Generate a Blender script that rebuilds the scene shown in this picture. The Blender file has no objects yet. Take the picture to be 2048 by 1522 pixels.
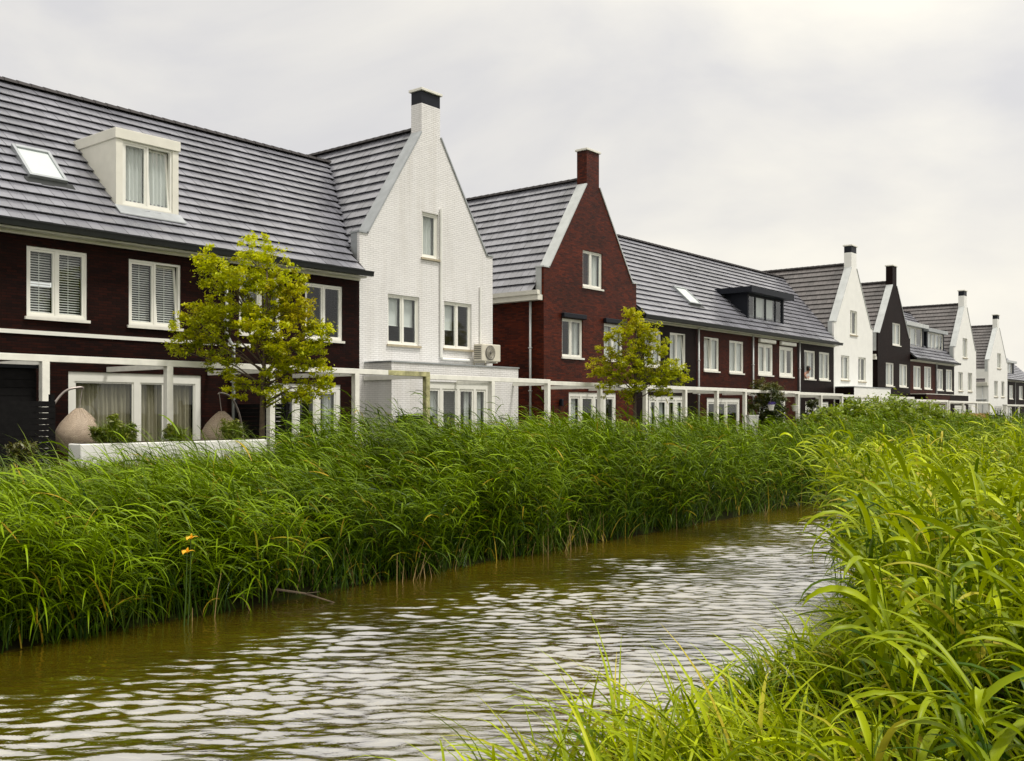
import bpy, math, random
import numpy as np
from mathutils import Vector, Matrix

random.seed(7); RNG = np.random.default_rng(7)
SC = bpy.context.scene
COL = SC.collection
R = math.radians
GZ = 0.70                      # garden level; the water is at 0

# ------------------------------------------------------------------ tags
def tag(o, label=None, cat=None, group=None, kind=None):
    if label: o['label'] = label
    if cat: o['category'] = cat
    if group: o['group'] = group
    if kind: o['kind'] = kind
    return o

def thing(name, loc, label, cat, group=None):
    o = bpy.data.objects.new(name, None); COL.objects.link(o)
    o.location = loc; o.empty_display_size = 0.2
    return tag(o, label, cat, group)

# ------------------------------------------------------------------ materials
def mat(name):
    m = bpy.data.materials.new(name); m.use_nodes = True
    nt = m.node_tree
    return m, nt, nt.nodes['Principled BSDF']

def N(nt, t, **kw):
    n = nt.nodes.new(t)
    for k, v in kw.items():
        if k.startswith('i_'): n.inputs[k[2:].replace('_', ' ')].default_value = v
        else: setattr(n, k, v)
    return n

def L(nt, a, b): nt.links.new(a, b)
def c4(c): return (c[0], c[1], c[2], 1.0)

def plain(name, col, rough=0.5, metal=0.0, spec=0.5, var=0.15, scale=6.0, bump=0.0):
    m, nt, p = mat(name)
    tc = N(nt, 'ShaderNodeTexCoord')
    nz = N(nt, 'ShaderNodeTexNoise'); nz.inputs['Scale'].default_value = scale; nz.inputs['Detail'].default_value = 6
    L(nt, tc.outputs['Object'], nz.inputs['Vector'])
    rp = N(nt, 'ShaderNodeValToRGB')
    rp.color_ramp.elements[0].position = .3; rp.color_ramp.elements[1].position = .7
    rp.color_ramp.elements[0].color = c4([x * (1 - var) for x in col])
    rp.color_ramp.elements[1].color = c4([min(1, x * (1 + var)) for x in col])
    L(nt, nz.outputs['Fac'], rp.inputs['Fac']); L(nt, rp.outputs['Color'], p.inputs['Base Color'])
    p.inputs['Roughness'].default_value = rough; p.inputs['Metallic'].default_value = metal
    p.inputs['Specular IOR Level'].default_value = spec
    if bump:
        b = N(nt, 'ShaderNodeBump'); b.inputs['Strength'].default_value = bump; b.inputs['Distance'].default_value = .01
        L(nt, nz.outputs['Fac'], b.inputs['Height']); L(nt, b.outputs['Normal'], p.inputs['Normal'])
    return m

def brick(name, c1, c2, mortar, rough=0.6, patch=0.35, spec=0.4, bump=0.6, patch_col=None, bw=.22, rh=.0625, ms_=.006, streak=.9):
    m, nt, p = mat(name)
    uv = N(nt, 'ShaderNodeUVMap')
    bt = N(nt, 'ShaderNodeTexBrick')
    bt.inputs['Color1'].default_value = c4(c1); bt.inputs['Color2'].default_value = c4(c2); bt.inputs['Mortar'].default_value = c4(mortar)
    bt.inputs['Scale'].default_value = 1.0; bt.inputs['Brick Width'].default_value = bw; bt.inputs['Row Height'].default_value = rh
    bt.inputs['Mortar Size'].default_value = ms_; bt.inputs['Mortar Smooth'].default_value = .3; bt.inputs['Bias'].default_value = 0
    L(nt, uv.outputs['UV'], bt.inputs['Vector'])
    nz = N(nt, 'ShaderNodeTexNoise'); nz.inputs['Scale'].default_value = .7; nz.inputs['Detail'].default_value = 8; nz.inputs['Roughness'].default_value = .65
    L(nt, uv.outputs['UV'], nz.inputs['Vector'])
    rp = N(nt, 'ShaderNodeValToRGB'); rp.color_ramp.elements[0].position = .3; rp.color_ramp.elements[1].position = .72
    lo = 1 - patch; pc = patch_col or (1 + patch * .5,) * 3
    rp.color_ramp.elements[0].color = (lo, lo, lo, 1); rp.color_ramp.elements[1].color = c4(pc)
    L(nt, nz.outputs['Fac'], rp.inputs['Fac'])
    mx = N(nt, 'ShaderNodeMix', data_type='RGBA', blend_type='MULTIPLY'); mx.inputs['Factor'].default_value = 1
    L(nt, bt.outputs['Color'], mx.inputs['A']); L(nt, rp.outputs['Color'], mx.inputs['B'])
    # rain streaks and weathering, run down the wall
    mp = N(nt, 'ShaderNodeMapping'); mp.inputs['Scale'].default_value = (2.6, .16, 1); L(nt, uv.outputs['UV'], mp.inputs['Vector'])
    n2 = N(nt, 'ShaderNodeTexNoise'); n2.inputs['Scale'].default_value = 1.0; n2.inputs['Detail'].default_value = 7; n2.inputs['Roughness'].default_value = .6
    L(nt, mp.outputs['Vector'], n2.inputs['Vector'])
    r2 = N(nt, 'ShaderNodeValToRGB'); r2.color_ramp.elements[0].position = .33; r2.color_ramp.elements[1].position = .52
    r2.color_ramp.elements[0].color = (.84, .825, .79, 1); r2.color_ramp.elements[1].color = (1, 1, 1, 1); L(nt, n2.outputs['Fac'], r2.inputs['Fac'])
    m2 = N(nt, 'ShaderNodeMix', data_type='RGBA', blend_type='MULTIPLY'); m2.inputs['Factor'].default_value = streak
    L(nt, mx.outputs['Result'], m2.inputs['A']); L(nt, r2.outputs['Color'], m2.inputs['B'])
    L(nt, m2.outputs['Result'], p.inputs['Base Color'])
    b = N(nt, 'ShaderNodeBump'); b.inputs['Strength'].default_value = bump; b.inputs['Distance'].default_value = .008
    b.invert = True
    L(nt, bt.outputs['Fac'], b.inputs['Height']); L(nt, b.outputs['Normal'], p.inputs['Normal'])
    p.inputs['Roughness'].default_value = rough; p.inputs['Specular IOR Level'].default_value = spec
    return m

def tiles(name, c, rough=0.35, spec=0.6):
    m, nt, p = mat(name)
    geo = N(nt, 'ShaderNodeNewGeometry')
    nz = N(nt, 'ShaderNodeTexNoise'); nz.inputs['Scale'].default_value = .5; nz.inputs['Detail'].default_value = 8
    L(nt, geo.outputs['Position'], nz.inputs['Vector'])
    ad = N(nt, 'ShaderNodeMath', operation='MULTIPLY_ADD'); ad.inputs[1].default_value = .45; 
    L(nt, geo.outputs['Random Per Island'], ad.inputs[0]); L(nt, nz.outputs['Fac'], ad.inputs[2])
    rp = N(nt, 'ShaderNodeValToRGB'); rp.color_ramp.elements[0].position = .35; rp.color_ramp.elements[1].position = 1.05
    rp.color_ramp.elements[0].color = c4([x * .7 for x in c]); rp.color_ramp.elements[1].color = c4([x * 1.35 for x in c])
    L(nt, ad.outputs[0], rp.inputs['Fac']); L(nt, rp.outputs['Color'], p.inputs['Base Color'])
    mr = N(nt, 'ShaderNodeMapRange'); mr.inputs['To Min'].default_value = rough - .07; mr.inputs['To Max'].default_value = rough + .12
    L(nt, nz.outputs['Fac'], mr.inputs['Value']); L(nt, mr.outputs['Result'], p.inputs['Roughness'])
    p.inputs['Specular IOR Level'].default_value = spec; p.inputs['IOR'].default_value = 1.8
    return m

def leafmat(name, lo, hi, tip=None, trans=0.35, rough=0.42, spec=0.5):
    """foliage: colour by a per-leaf tint attribute, some light passes through the blade"""
    m, nt, p = mat(name)
    out = nt.nodes['Material Output']
    at = N(nt, 'ShaderNodeAttribute'); at.attribute_name = 'tint'
    rp = N(nt, 'ShaderNodeValToRGB')
    rp.color_ramp.elements[0].color = c4(lo); rp.color_ramp.elements[1].color = c4(hi)
    L(nt, at.outputs['Fac'], rp.inputs['Fac'])
    col = rp.outputs['Color']
    if tip:
        al = N(nt, 'ShaderNodeAttribute'); al.attribute_name = 'dry'
        mx = N(nt, 'ShaderNodeMix', data_type='RGBA'); L(nt, al.outputs['Fac'], mx.inputs['Factor'])
        L(nt, col, mx.inputs['A']); mx.inputs['B'].default_value = c4(tip); col = mx.outputs['Result']
    L(nt, col, p.inputs['Base Color'])
    p.inputs['Roughness'].default_value = rough; p.inputs['Specular IOR Level'].default_value = spec
    tr = N(nt, 'ShaderNodeBsdfTranslucent'); L(nt, col, tr.inputs['Color'])
    ms = N(nt, 'ShaderNodeMixShader'); ms.inputs['Fac'].default_value = trans
    L(nt, p.outputs['BSDF'], ms.inputs[1]); L(nt, tr.outputs['BSDF'], ms.inputs[2]); L(nt, ms.outputs['Shader'], out.inputs['Surface'])
    return m

def glassmat(name='window_glass', ior=1.55):
    m, nt, p = mat(name)
    out = nt.nodes['Material Output']; nt.nodes.remove(p)
    tr = N(nt, 'ShaderNodeBsdfTransparent'); tr.inputs['Color'].default_value = (.90, .94, .93, 1)
    gl = N(nt, 'ShaderNodeBsdfGlossy'); gl.inputs['Roughness'].default_value = .01; gl.inputs['Color'].default_value = (.95, .97, 1, 1)
    tc = N(nt, 'ShaderNodeTexCoord'); nz = N(nt, 'ShaderNodeTexNoise'); nz.inputs['Scale'].default_value = .8
    L(nt, tc.outputs['Object'], nz.inputs['Vector'])
    b = N(nt, 'ShaderNodeBump'); b.inputs['Strength'].default_value = .05; b.inputs['Distance'].default_value = .03
    L(nt, nz.outputs['Fac'], b.inputs['Height']); L(nt, b.outputs['Normal'], gl.inputs['Normal'])
    fr = N(nt, 'ShaderNodeFresnel'); fr.inputs['IOR'].default_value = ior
    geo = N(nt, 'ShaderNodeNewGeometry')             # a thin sheet: no total reflection on its inner side
    mf = N(nt, 'ShaderNodeMix'); mf.inputs['B'].default_value = .06
    L(nt, geo.outputs['Backfacing'], mf.inputs['Factor']); L(nt, fr.outputs['Fac'], mf.inputs['A'])
    ms = N(nt, 'ShaderNodeMixShader'); L(nt, mf.outputs['Result'], ms.inputs['Fac'])
    L(nt, tr.outputs['BSDF'], ms.inputs[1]); L(nt, gl.outputs['BSDF'], ms.inputs[2]); L(nt, ms.outputs['Shader'], out.inputs['Surface'])
    return m

def curtainmat(name, col, trans=.4):
    m, nt, p = mat(name); out = nt.nodes['Material Output']
    p.inputs['Base Color'].default_value = c4(col); p.inputs['Roughness'].default_value = .9
    tr = N(nt, 'ShaderNodeBsdfTranslucent'); tr.inputs['Color'].default_value = c4(col)
    ms = N(nt, 'ShaderNodeMixShader'); ms.inputs['Fac'].default_value = trans
    L(nt, p.outputs['BSDF'], ms.inputs[1]); L(nt, tr.outputs['BSDF'], ms.inputs[2]); L(nt, ms.outputs['Shader'], out.inputs['Surface'])
    return m

M = {
 'aubergine': brick('aubergine_brick', (.026, .0062, .0036), (.011, .0038, .0028), (.006, .0036, .003), rough=.65, patch=.35, spec=.08),
 'red':   brick('red_brown_brick', (.105, .0190, .0045), (.038, .0070, .0028), (.020, .008, .005), rough=.42, patch=.45, spec=.14, patch_col=(1.5, 1.15, 1.1)),
 'brown': brick('brown_brick', (.075, .0130, .0045), (.032, .0066, .0038), (.018, .008, .006), rough=.55, patch=.35, spec=.08),
 'black': brick('black_brown_brick', (.017, .0075, .0062), (.010, .0055, .005), (.008, .005, .0045), rough=.55, patch=.3, spec=.08),
 'white': brick('white_painted_brick', (.86, .845, .83), (.81, .795, .78), (.66, .645, .63), rough=.55, patch=.05, bump=.9, streak=.55, ms_=.008),
 'white_smooth': plain('white_render', (.85, .845, .80), .6, var=.04, scale=2),
 'tile': tiles('grey_roof_tile', (.165, .166, .190), rough=.25, spec=.9),
 'tile_dark': tiles('brown_grey_roof_tile', (.085, .073, .070), rough=.38),
 'ridge': plain('ridge_tile', (.05, .045, .045), .65, spec=.2),
 'underlay_shade': plain('underlay_and_tile_shade', (.012, .010, .010), .9),  # underlay; also colours the tile undersides as painted shade
 'zinc': plain('zinc', (.36, .38, .39), .42, metal=.35, var=.12, scale=3),
 'zinc_light': plain('light_zinc', (.52, .54, .53), .45, metal=.2, var=.1, scale=3),
 'gutter': plain('dark_gutter', (.011, .013, .012), .4, var=.2, spec=.3),
 'cream': plain('cream_board', (.76, .74, .65), .5, var=.05, scale=3),
 'frame': plain('white_window_paint', (.82, .81, .74), .4, var=.03, scale=4),
 'timber': plain('white_timber', (.88, .865, .78), .55, var=.08, scale=5, bump=.1),
 'mossy': plain('weathered_timber', (.42, .40, .20), .7, var=.4, scale=7, bump=.2),
 'sill_tan': plain('sandstone_sill', (.42, .36, .25), .7, var=.15),
 'sill': plain('white_sill', (.76, .74, .66), .55, var=.08),
 'anthracite': plain('anthracite_board', (.010, .012, .018), .5, var=.15, spec=.2),
 'blackwood': plain('black_stained_wood', (.006, .0055, .0055), .7, spec=.12, var=.35, scale=9, bump=.2),
 'fencewood': plain('raw_fence_wood', (.38, .20, .055), .7, var=.3, scale=5, bump=.2),
 'wicker': brick('wicker_weave', (.60, .48, .36), (.48, .38, .27), (.17, .12, .08), bw=.045, rh=.022, ms_=.004, streak=0, patch=.15, bump=1.0),
 'steel': plain('grey_steel_tube', (.30, .26, .24), .35, metal=.6),
 'plastic': plain('beige_enamel', (.62, .58, .48), .45, var=.05),
 'grille': plain('dark_grille', (.10, .09, .075), .5),
 'glass': glassmat(), 'skyglass': glassmat('coated_glass', 2.5),
 'curtain': curtainmat('white_curtain', (.86, .86, .84), .2),
 'drape': curtainmat('beige_drape', (.42, .37, .26), .15),
 'slat': plain('white_slat', (.86, .85, .80), .5, var=.02),
 'soil': plain('bank_soil', (.035, .024, .013), .95, var=.5, scale=3, bump=.5),
 'bark': plain('bark', (.085, .06, .035), .85, var=.35, scale=14, bump=.5),
 'skin': plain('skin', (.45, .24, .17), .55, var=.05),
 'hair': plain('dark_hair', (.015, .01, .008), .5),
 'shirt': plain('white_shirt', (.7, .68, .66), .8, var=.05),
 'petal': plain('yellow_petal', (.80, .42, .01), .5, var=.15, scale=20),
 'violet': plain('violet_petal', (.05, .02, .22), .5, var=.3, scale=20),
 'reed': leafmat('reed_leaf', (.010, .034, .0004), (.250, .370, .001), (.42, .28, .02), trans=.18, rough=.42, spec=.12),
 'reed_near': leafmat('reed_leaf_near', (.040, .095, .001), (.53, .61, .002), (.48, .40, .04), trans=.24, rough=.4, spec=.15),
 'grass': leafmat('bank_grass', (.045, .090, .003), (.20, .26, .008), (.30, .23, .06), trans=.3),
 'straw': leafmat('dead_straw', (.16, .095, .03), (.36, .25, .09), trans=.15, rough=.7),
 'tree': leafmat('yellow_green_leaf', (.14, .20, .002), (.68, .72, .003), (.56, .40, .006), trans=.42, spec=.25),
 'shrub': leafmat('dark_shrub_leaf', (.018, .035, .006), (.085, .11, .012), (.2, .15, .02), trans=.25),
 'bush': leafmat('bright_bush_leaf', (.08, .15, .003), (.30, .39, .008), (.3, .28, .03), trans=.35),
}

# ------------------------------------------------------------------ mesh builder
class MB:
    def __init__(s): s.v = []; s.f = []; s.m = []
    def poly(s, pts, mi=0):
        b = len(s.v); s.v += [tuple(p) for p in pts]; s.f.append(tuple(range(b, b + len(pts)))); s.m.append(mi)
    def box(s, x0, x1, y0, y1, z0, z1, mi=0):
        b = len(s.v)
        s.v += [(x0,y0,z0),(x1,y0,z0),(x1,y1,z0),(x0,y1,z0),(x0,y0,z1),(x1,y0,z1),(x1,y1,z1),(x0,y1,z1)]
        for q in ((0,3,2,1),(4,5,6,7),(0,1,5,4),(1,2,6,5),(2,3,7,6),(3,0,4,7)):
            s.f.append(tuple(b + i for i in q)); s.m.append(mi)
    def prism(s, poly, vec, mi=0):
        """extrude a planar polygon (list of 3D points, CCW seen from -vec) along vec"""
        vec = Vector(vec); a = [Vector(p) for p in poly]; c = [p + vec for p in a]; n = len(a)
        s.poly(a, mi); s.poly(c[::-1], mi)
        for i in range(n):
            j = (i + 1) % n
            s.poly([a[j], a[i], c[i], c[j]], mi)
    def tube(s, path, r, n=8, mi=0, caps=True):
        pts = [Vector(p) for p in path]; rings = []
        rr = r if isinstance(r, (list, tuple)) else [r] * len(pts)
        up = Vector((0.13, 0.27, 1)).normalized()
        for i, p in enumerate(pts):
            d = (pts[min(i+1, len(pts)-1)] - pts[max(i-1, 0)]).normalized()
            a = d.cross(up)
            if a.length < .05: a = d.cross(Vector((1, 0, 0)))
            a.normalize(); b = d.cross(a).normalized()
            base = len(s.v)
            for k in range(n):
                t = 2 * math.pi * k / n
                s.v.append(tuple(p + a * (rr[i] * math.cos(t)) + b * (rr[i] * math.sin(t))))
            rings.append(base)
        for i in range(len(rings) - 1):
            for k in range(n):
                k2 = (k + 1) % n
                s.f.append((rings[i]+k, rings[i]+k2, rings[i+1]+k2, rings[i+1]+k)); s.m.append(mi)
        if caps:
            s.f.append(tuple(rings[0]+k for k in range(n))[::-1]); s.m.append(mi)
            s.f.append(tuple(rings[-1]+k for k in range(n))); s.m.append(mi)
    def lathe(s, cx, cy, prof, n=20, mi=0):
        rings = []
        for (r, z) in prof:
            rings.append(len(s.v))
            for k in range(n):
                t = 2 * math.pi * k / n
                s.v.append((cx + r * math.cos(t), cy + r * math.sin(t), z))
        for i in range(len(rings) - 1):
            for k in range(n):
                k2 = (k + 1) % n
                s.f.append((rings[i]+k, rings[i]+k2, rings[i+1]+k2, rings[i+1]+k)); s.m.append(mi)
    def build(s, name, mats, parent=None, smooth=False, bevel=0.0):
        if not isinstance(mats, (list, tuple)): mats = [mats]
        off = Vector((0, 0, 0)); p = parent
        while p is not None: off += p.location; p = p.parent
        me = bpy.data.meshes.new(name)
        me.from_pydata([tuple(Vector(q) - off) for q in s.v], [], s.f)
        for m in mats: me.materials.append(m)
        me.polygons.foreach_set('material_index', s.m)
        uv = me.uv_layers.new(name='UVMap')
        Z = Vector((0, 0, 1)); data = np.zeros(len(me.loops) * 2)
        wv = s.v
        for poly in me.polygons:
            n = poly.normal
            t = Z.cross(n) if abs(n.z) < .995 else Vector((1, 0, 0))
            t.normalize(); b = n.cross(t)
            for li in poly.loop_indices:
                w = Vector(wv[me.loops[li].vertex_index])
                data[2*li] = w.dot(t); data[2*li+1] = w.dot(b)
        uv.data.foreach_set('uv', data)
        if smooth: me.polygons.foreach_set('use_smooth', [True] * len(me.polygons))
        me.update()
        o = bpy.data.objects.new(name, me); COL.objects.link(o)
        if parent is not None: o.parent = parent
        if bevel:
            bv = o.modifiers.new('bevel', 'BEVEL'); bv.width = bevel; bv.segments = 2; bv.limit_method = 'ANGLE'
        return o

# ------------------------------------------------------------------ walls
def wall_y(mb, y, zs, left, right, holes, depth=.10, mi=0):
    """a wall in the plane Y=y facing -Y with outline left(z)..right(z), rectangular holes (x0,x1,z0,z1) and their reveals"""
    zz = sorted(set(list(zs) + [h[2] for h in holes] + [h[3] for h in holes]))
    zz = [z for z in zz if zs[0] - 1e-6 <= z <= zs[-1] + 1e-6]
    for z0, z1 in zip(zz[:-1], zz[1:]):
        if z1 - z0 < 1e-5: continue
        e = 1e-6
        l0, l1, r0, r1 = left(z0 + e), left(z1 - e), right(z0 + e), right(z1 - e)
        hs = sorted([h for h in holes if h[2] <= z0 + 1e-6 and h[3] >= z1 - 1e-6])
        cur0, cur1 = l0, l1
        for h in hs:
            mb.poly([(cur0, y, z0), (h[0], y, z0), (h[0], y, z1), (cur1, y, z1)], mi); cur0 = cur1 = h[1]
        mb.poly([(cur0, y, z0), (r0, y, z0), (r1, y, z1), (cur1, y, z1)], mi)
    for (a, b, c, d) in holes:
        Y = y + depth
        mb.poly([(a, y, c), (a, Y, c), (a, Y, d), (a, y, d)][::-1], mi)
        mb.poly([(b, y, c), (b, Y, c), (b, Y, d), (b, y, d)], mi)
        mb.poly([(a, y, d), (a, Y, d), (b, Y, d), (b, y, d)][::-1], mi)
        mb.poly([(a, y, c), (a, Y, c), (b, Y, c), (b, y, c)], mi)

# ------------------------------------------------------------------ windows
def window(root, x0, x1, z0, z1, y, lights=(1, 1), fills=None, name='window', recess=.03, sill=True, sillmat='sill', tilt=None,
           framemat='frame', bar=.055, sash=.05, top=0.0, detail=True):
    """frame with one sash per light; fills: what hangs behind each light"""
    W = x1 - x0; yf = y + recess; n = len(lights); tot = sum(lights)
    mb = MB(); pane = MB()
    mb.box(x0, x0 + bar, yf, yf + .09, z0, z1); mb.box(x1 - bar, x1, yf, yf + .09, z0, z1)
    mb.box(x0 + bar, x1 - bar, yf, yf + .09, z0, z0 + bar); mb.box(x0 + bar, x1 - bar, yf, yf + .09, z1 - bar - top, z1)
    inner = W - 2 * bar; x = x0 + bar; op = []
    for i, l in enumerate(lights):
        w = inner * l / tot
        a, b = x, x + w
        if i > 0: a += bar * .5
        if i < n - 1: b -= bar * .5; mb.box(b, b + bar, yf, yf + .09, z0 + bar, z1 - bar - top)
        c, d = z0 + bar, z1 - bar - top
        s = sash; ys = yf + .018
        if tilt is not None and i == tilt:      # tilted open inwards at the top
            dy = .13
            for (p, q) in (((a, c), (a + s, d)), ((b - s, c), (b, d))):
                mb.prism([(p[0], ys, c), (q[0], ys, c), (q[0], ys + dy, d), (p[0], ys + dy, d)], (0, .05, 0))
            mb.box(a + s, b - s, ys, ys + .05, c, c + s); mb.box(a + s, b - s, ys + dy, ys + dy + .05, d - s, d)
            pane.poly([(a + s, ys + .02, c + s), (b - s, ys + .02, c + s), (b - s, ys + .02 + dy, d - s), (a + s, ys + .02 + dy, d - s)])
        else:
            mb.box(a, a + s, ys, ys + .05, c, d); mb.box(b - s, b, ys, ys + .05, c, d)
            mb.box(a + s, b - s, ys, ys + .05, c, c + s); mb.box(a + s, b - s, ys, ys + .05, d - s, d)
            pane.poly([(a + s, ys + .02, c + s), (b - s, ys + .02, c + s), (b - s, ys + .02, d - s), (a + s, ys + .02, d - s)])
        op.append((a + s, b - s, c + s, d - s)); x += w
    fo = mb.build(name, M[framemat], root)
    pane.build('pane', M['glass'], fo)
    if sill:
        sb = MB(); sb.box(x0 - .05, x1 + .05, y - .06, y + recess - .003, z0 - .07, z0 - .004)
        sb.build('sill', M[sillmat], fo)
    if fills:
        for (a, b, c, d), f in zip(op, fills):
            yb = yf + .17
            if f == 'slats':
                s_ = MB(); k = int((d - c) / .055)
                for q in range(k):
                    zq = c + (q + .5) * (d - c) / k
                    s_.poly([(a - .02, yb - .018, zq - .013), (b + .02, yb - .018, zq - .013), (b + .02, yb + .018, zq + .013), (a - .02, yb + .018, zq + .013)])
                s_.box((a+b)/2 - .006, (a+b)/2 + .006, yb - .026, yb - .022, c, d)
                s_.build('venetian_blind', M['slat'], fo)
            elif f in ('curtain', 'drape') or isinstance(f, tuple):
                lo, mt = c - .02, f
                fa, fb = a - .03, b + .03
                if isinstance(f, tuple): mt = f[0]; fa, fb = a + (b - a) * f[1] - .03 * (f[1] == 0), a + (b - a) * f[2] + .03 * (f[2] == 1)
                s_ = MB(); k = max(6, int((fb - fa) / .022)); ph = random.random() * 6
                for q in range(k):
                    xa, xb = fa + (fb - fa) * q / k, fa + (fb - fa) * (q + 1) / k
                    wv = lambda t: yb + .035 * math.sin(t * 55 + ph) + .018 * math.sin(t * 23 + ph * 2)
                    s_.poly([(xa, wv(xa), lo), (xb, wv(xb), lo), (xb, wv(xb), d + .02), (xa, wv(xa), d + .02)])
                s_.build('curtain', M[mt], fo, smooth=True)
            elif isinstance(f, float):                    # roller blind pulled down by this share
                s_ = MB(); zb = d - (d - c) * f
                s_.poly([(a - .02, yb, zb), (b + .02, yb, zb), (b + .02, yb, d + .02), (a - .02, yb, d + .02)])
                s_.box(a - .02, b + .02, yb - .012, yb + .012, zb - .025, zb)
                s_.build('white_sheet', M['curtain'], fo)
    return fo

# ------------------------------------------------------------------ roofs
TW, TC = .30, .385
def tile_slope(mb, O, A, S, length, lim, jitter=.004, tw=TW, inset=(0, 0)):
    """courses of separate overlapping tiles on a slope; O eave origin, A along, S up-slope; lim(s)->(a0,a1)"""
    O, A, S = Vector(O), Vector(A).normalized(), Vector(S).normalized(); Nn = A.cross(S)
    P = lambda a, s, h: O + A * a + S * s + Nn * h
    n = max(1, round(length / TC)); c = length / n
    l0, l1 = lim(0), lim(length)
    # underlay in strips so that slanted ends follow the limits
    for k in range(n):
        s0, s1 = k * c, (k + 1) * c
        (a0, a1), (b0, b1) = lim(s0), lim(s1)
        mb.poly([P(a0, s0, -.01), P(a1, s0, -.01), P(b1, s1, -.01), P(b0, s1, -.01)], 1)
        (a0, a1) = lim(s0 + c * .5); a0 += inset[0]; a1 -= inset[1]
        if a1 - a0 < .05: continue
        off = (k % 2) * tw * .5
        x = math.floor((a0 - off) / tw) * tw + off
        while x < a1:
            t0, t1 = max(x + .004, a0), min(x + tw - .004, a1)
            x += tw
            if t1 - t0 < .02: continue
            j, j2 = random.uniform(-jitter, jitter), random.uniform(-jitter, jitter)
            hf, hb = .082 + j, .012
            s2 = min(s1 + .05, length) if k < n - 1 else s1
            mb.poly([P(t0, s0 - .02, hf), P(t1, s0 - .02, hf + j2), P(t1, s2, hb), P(t0, s2, hb)], 0)
            mb.poly([P(t0, s0 - .02, hf - .018), P(t1, s0 - .02, hf + j2 - .018), P(t1, s0 - .02, hf + j2), P(t0, s0 - .02, hf)], 0)
            mb.poly([P(t0, s0 + .10, -.004), P(t1, s0 + .10, -.004), P(t1, s0 - .02, hf + j2 - .018), P(t0, s0 - .02, hf - .018)], 1)  # tile underside coloured near-black, standing in for shade beneath the lip

def ridge_caps(mb, p0, p1, r=.12):
    p0, p1 = Vector(p0), Vector(p1); d = (p1 - p0); n = max(1, round(d.length / .36)); d.normalize()
    a = d.cross(Vector((0, 0, 1))).normalized(); l = (p1 - p0).length / n
    for k in range(n):
        q0, q1 = p0 + d * (k * l - .02), p0 + d * ((k + 1) * l + .01)
        pr = []
        for q, rr in ((q0, r * 1.08), (q1, r * .94)):
            pr.append([q + a * (rr * 1.15 * math.cos(t)) + Vector((0, 0, rr * math.sin(t) - .03)) for t in (0, .8, 1.57, 2.34, 3.14)])
        for i in range(4): mb.poly([pr[0][i], pr[0][i+1], pr[1][i+1], pr[1][i]], 2)
        mb.poly(pr[0][::-1], 2); mb.poly(pr[1], 2)

EAVE_Y = -.35
RZ, RDY = 10.75, 4.5           # row ridge height and distance behind the front

def row_roof(root, x0, x1, Y, ze=6.28, left_valley=None, right_valley=None, tmat='tile', depth=9.0, rz=RZ):
    """saddle roof of a terraced house; valleys are functions z -> x where a gable roof cuts in"""
    mb = MB(); dy, dz = RDY - EAVE_Y, rz - ze; ln = math.hypot(dy, dz); S = (0, dy / ln, dz / ln)
    def lim(s):
        z = ze + S[2] * s; y = EAVE_Y + S[1] * s
        a, b = x0, x1
        if left_valley and y > .32: a = min(x0, left_valley(z))
        if right_valley and y > .32: b = max(x1, right_valley(z))
        return a, b
    tile_slope(mb, (0, Y + EAVE_Y, ze), (1, 0, 0), S, ln, lim, inset=(.16 if left_valley else 0, .16 if right_valley else 0))
    yb = Y + depth + .35
    mb.poly([(x0, yb, ze), (x1, yb, ze), (x1, Y + RDY, rz), (x0, Y + RDY, rz)][::-1], 1)
    a, b = lim(ln)
    ridge_caps(mb, (a, Y + RDY, rz + .05), (b, Y + RDY, rz + .05))
    return mb.build('roof', [M[tmat], M['underlay_shade'], M['ridge']], root)

def gutter_and_fascia(root, x0, x1, Y, ze=6.28, gx0=None, gx1=None):
    g = MB(); gx0 = x0 if gx0 is None else gx0; gx1 = x1 if gx1 is None else gx1
    yo = Y + EAVE_Y - .13
    g.prism([(gx0, yo, ze), (gx0, yo + .015, ze - .13), (gx0, yo + .13, ze - .13), (gx0, yo + .13, ze - .01)], (gx1 - gx0, 0, 0))
    g.box(gx0, gx1, yo - .012, yo + .012, ze - .008, ze + .016)
    g.build('gutter', M['gutter'], root)
    f = MB(); f.box(x0, x1, Y + EAVE_Y + .02, Y - .001, ze - .175, ze - .135)
    f.box(x0, x1, Y - .05, Y - .002, ze - .24, ze - .176)
    f.build('fascia', M['cream'], root)

def downpipe(root, x, y, z0, z1, m='zinc_light', r=.045, jog=None):
    t = MB()
    if jog: t.tube([(x, y, z1), (x, y, jog + .2), (x + .2, y - .02, jog - .1), (x + .2, y - .02, z0)], r, 10)
    else: t.tube([(x, y, z1), (x, y, z0)], r, 10)
    for z in np.arange(z0 + .6, z1 - .2, 1.6): t.box(x - r - .012 + (.2 if jog and z < jog - .1 else 0), x + r + .012 + (.2 if jog and z < jog - .1 else 0), y - r - .01, y + .06, z, z + .04)
    return t.build('downpipe', M[m], root, smooth=True)

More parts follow.
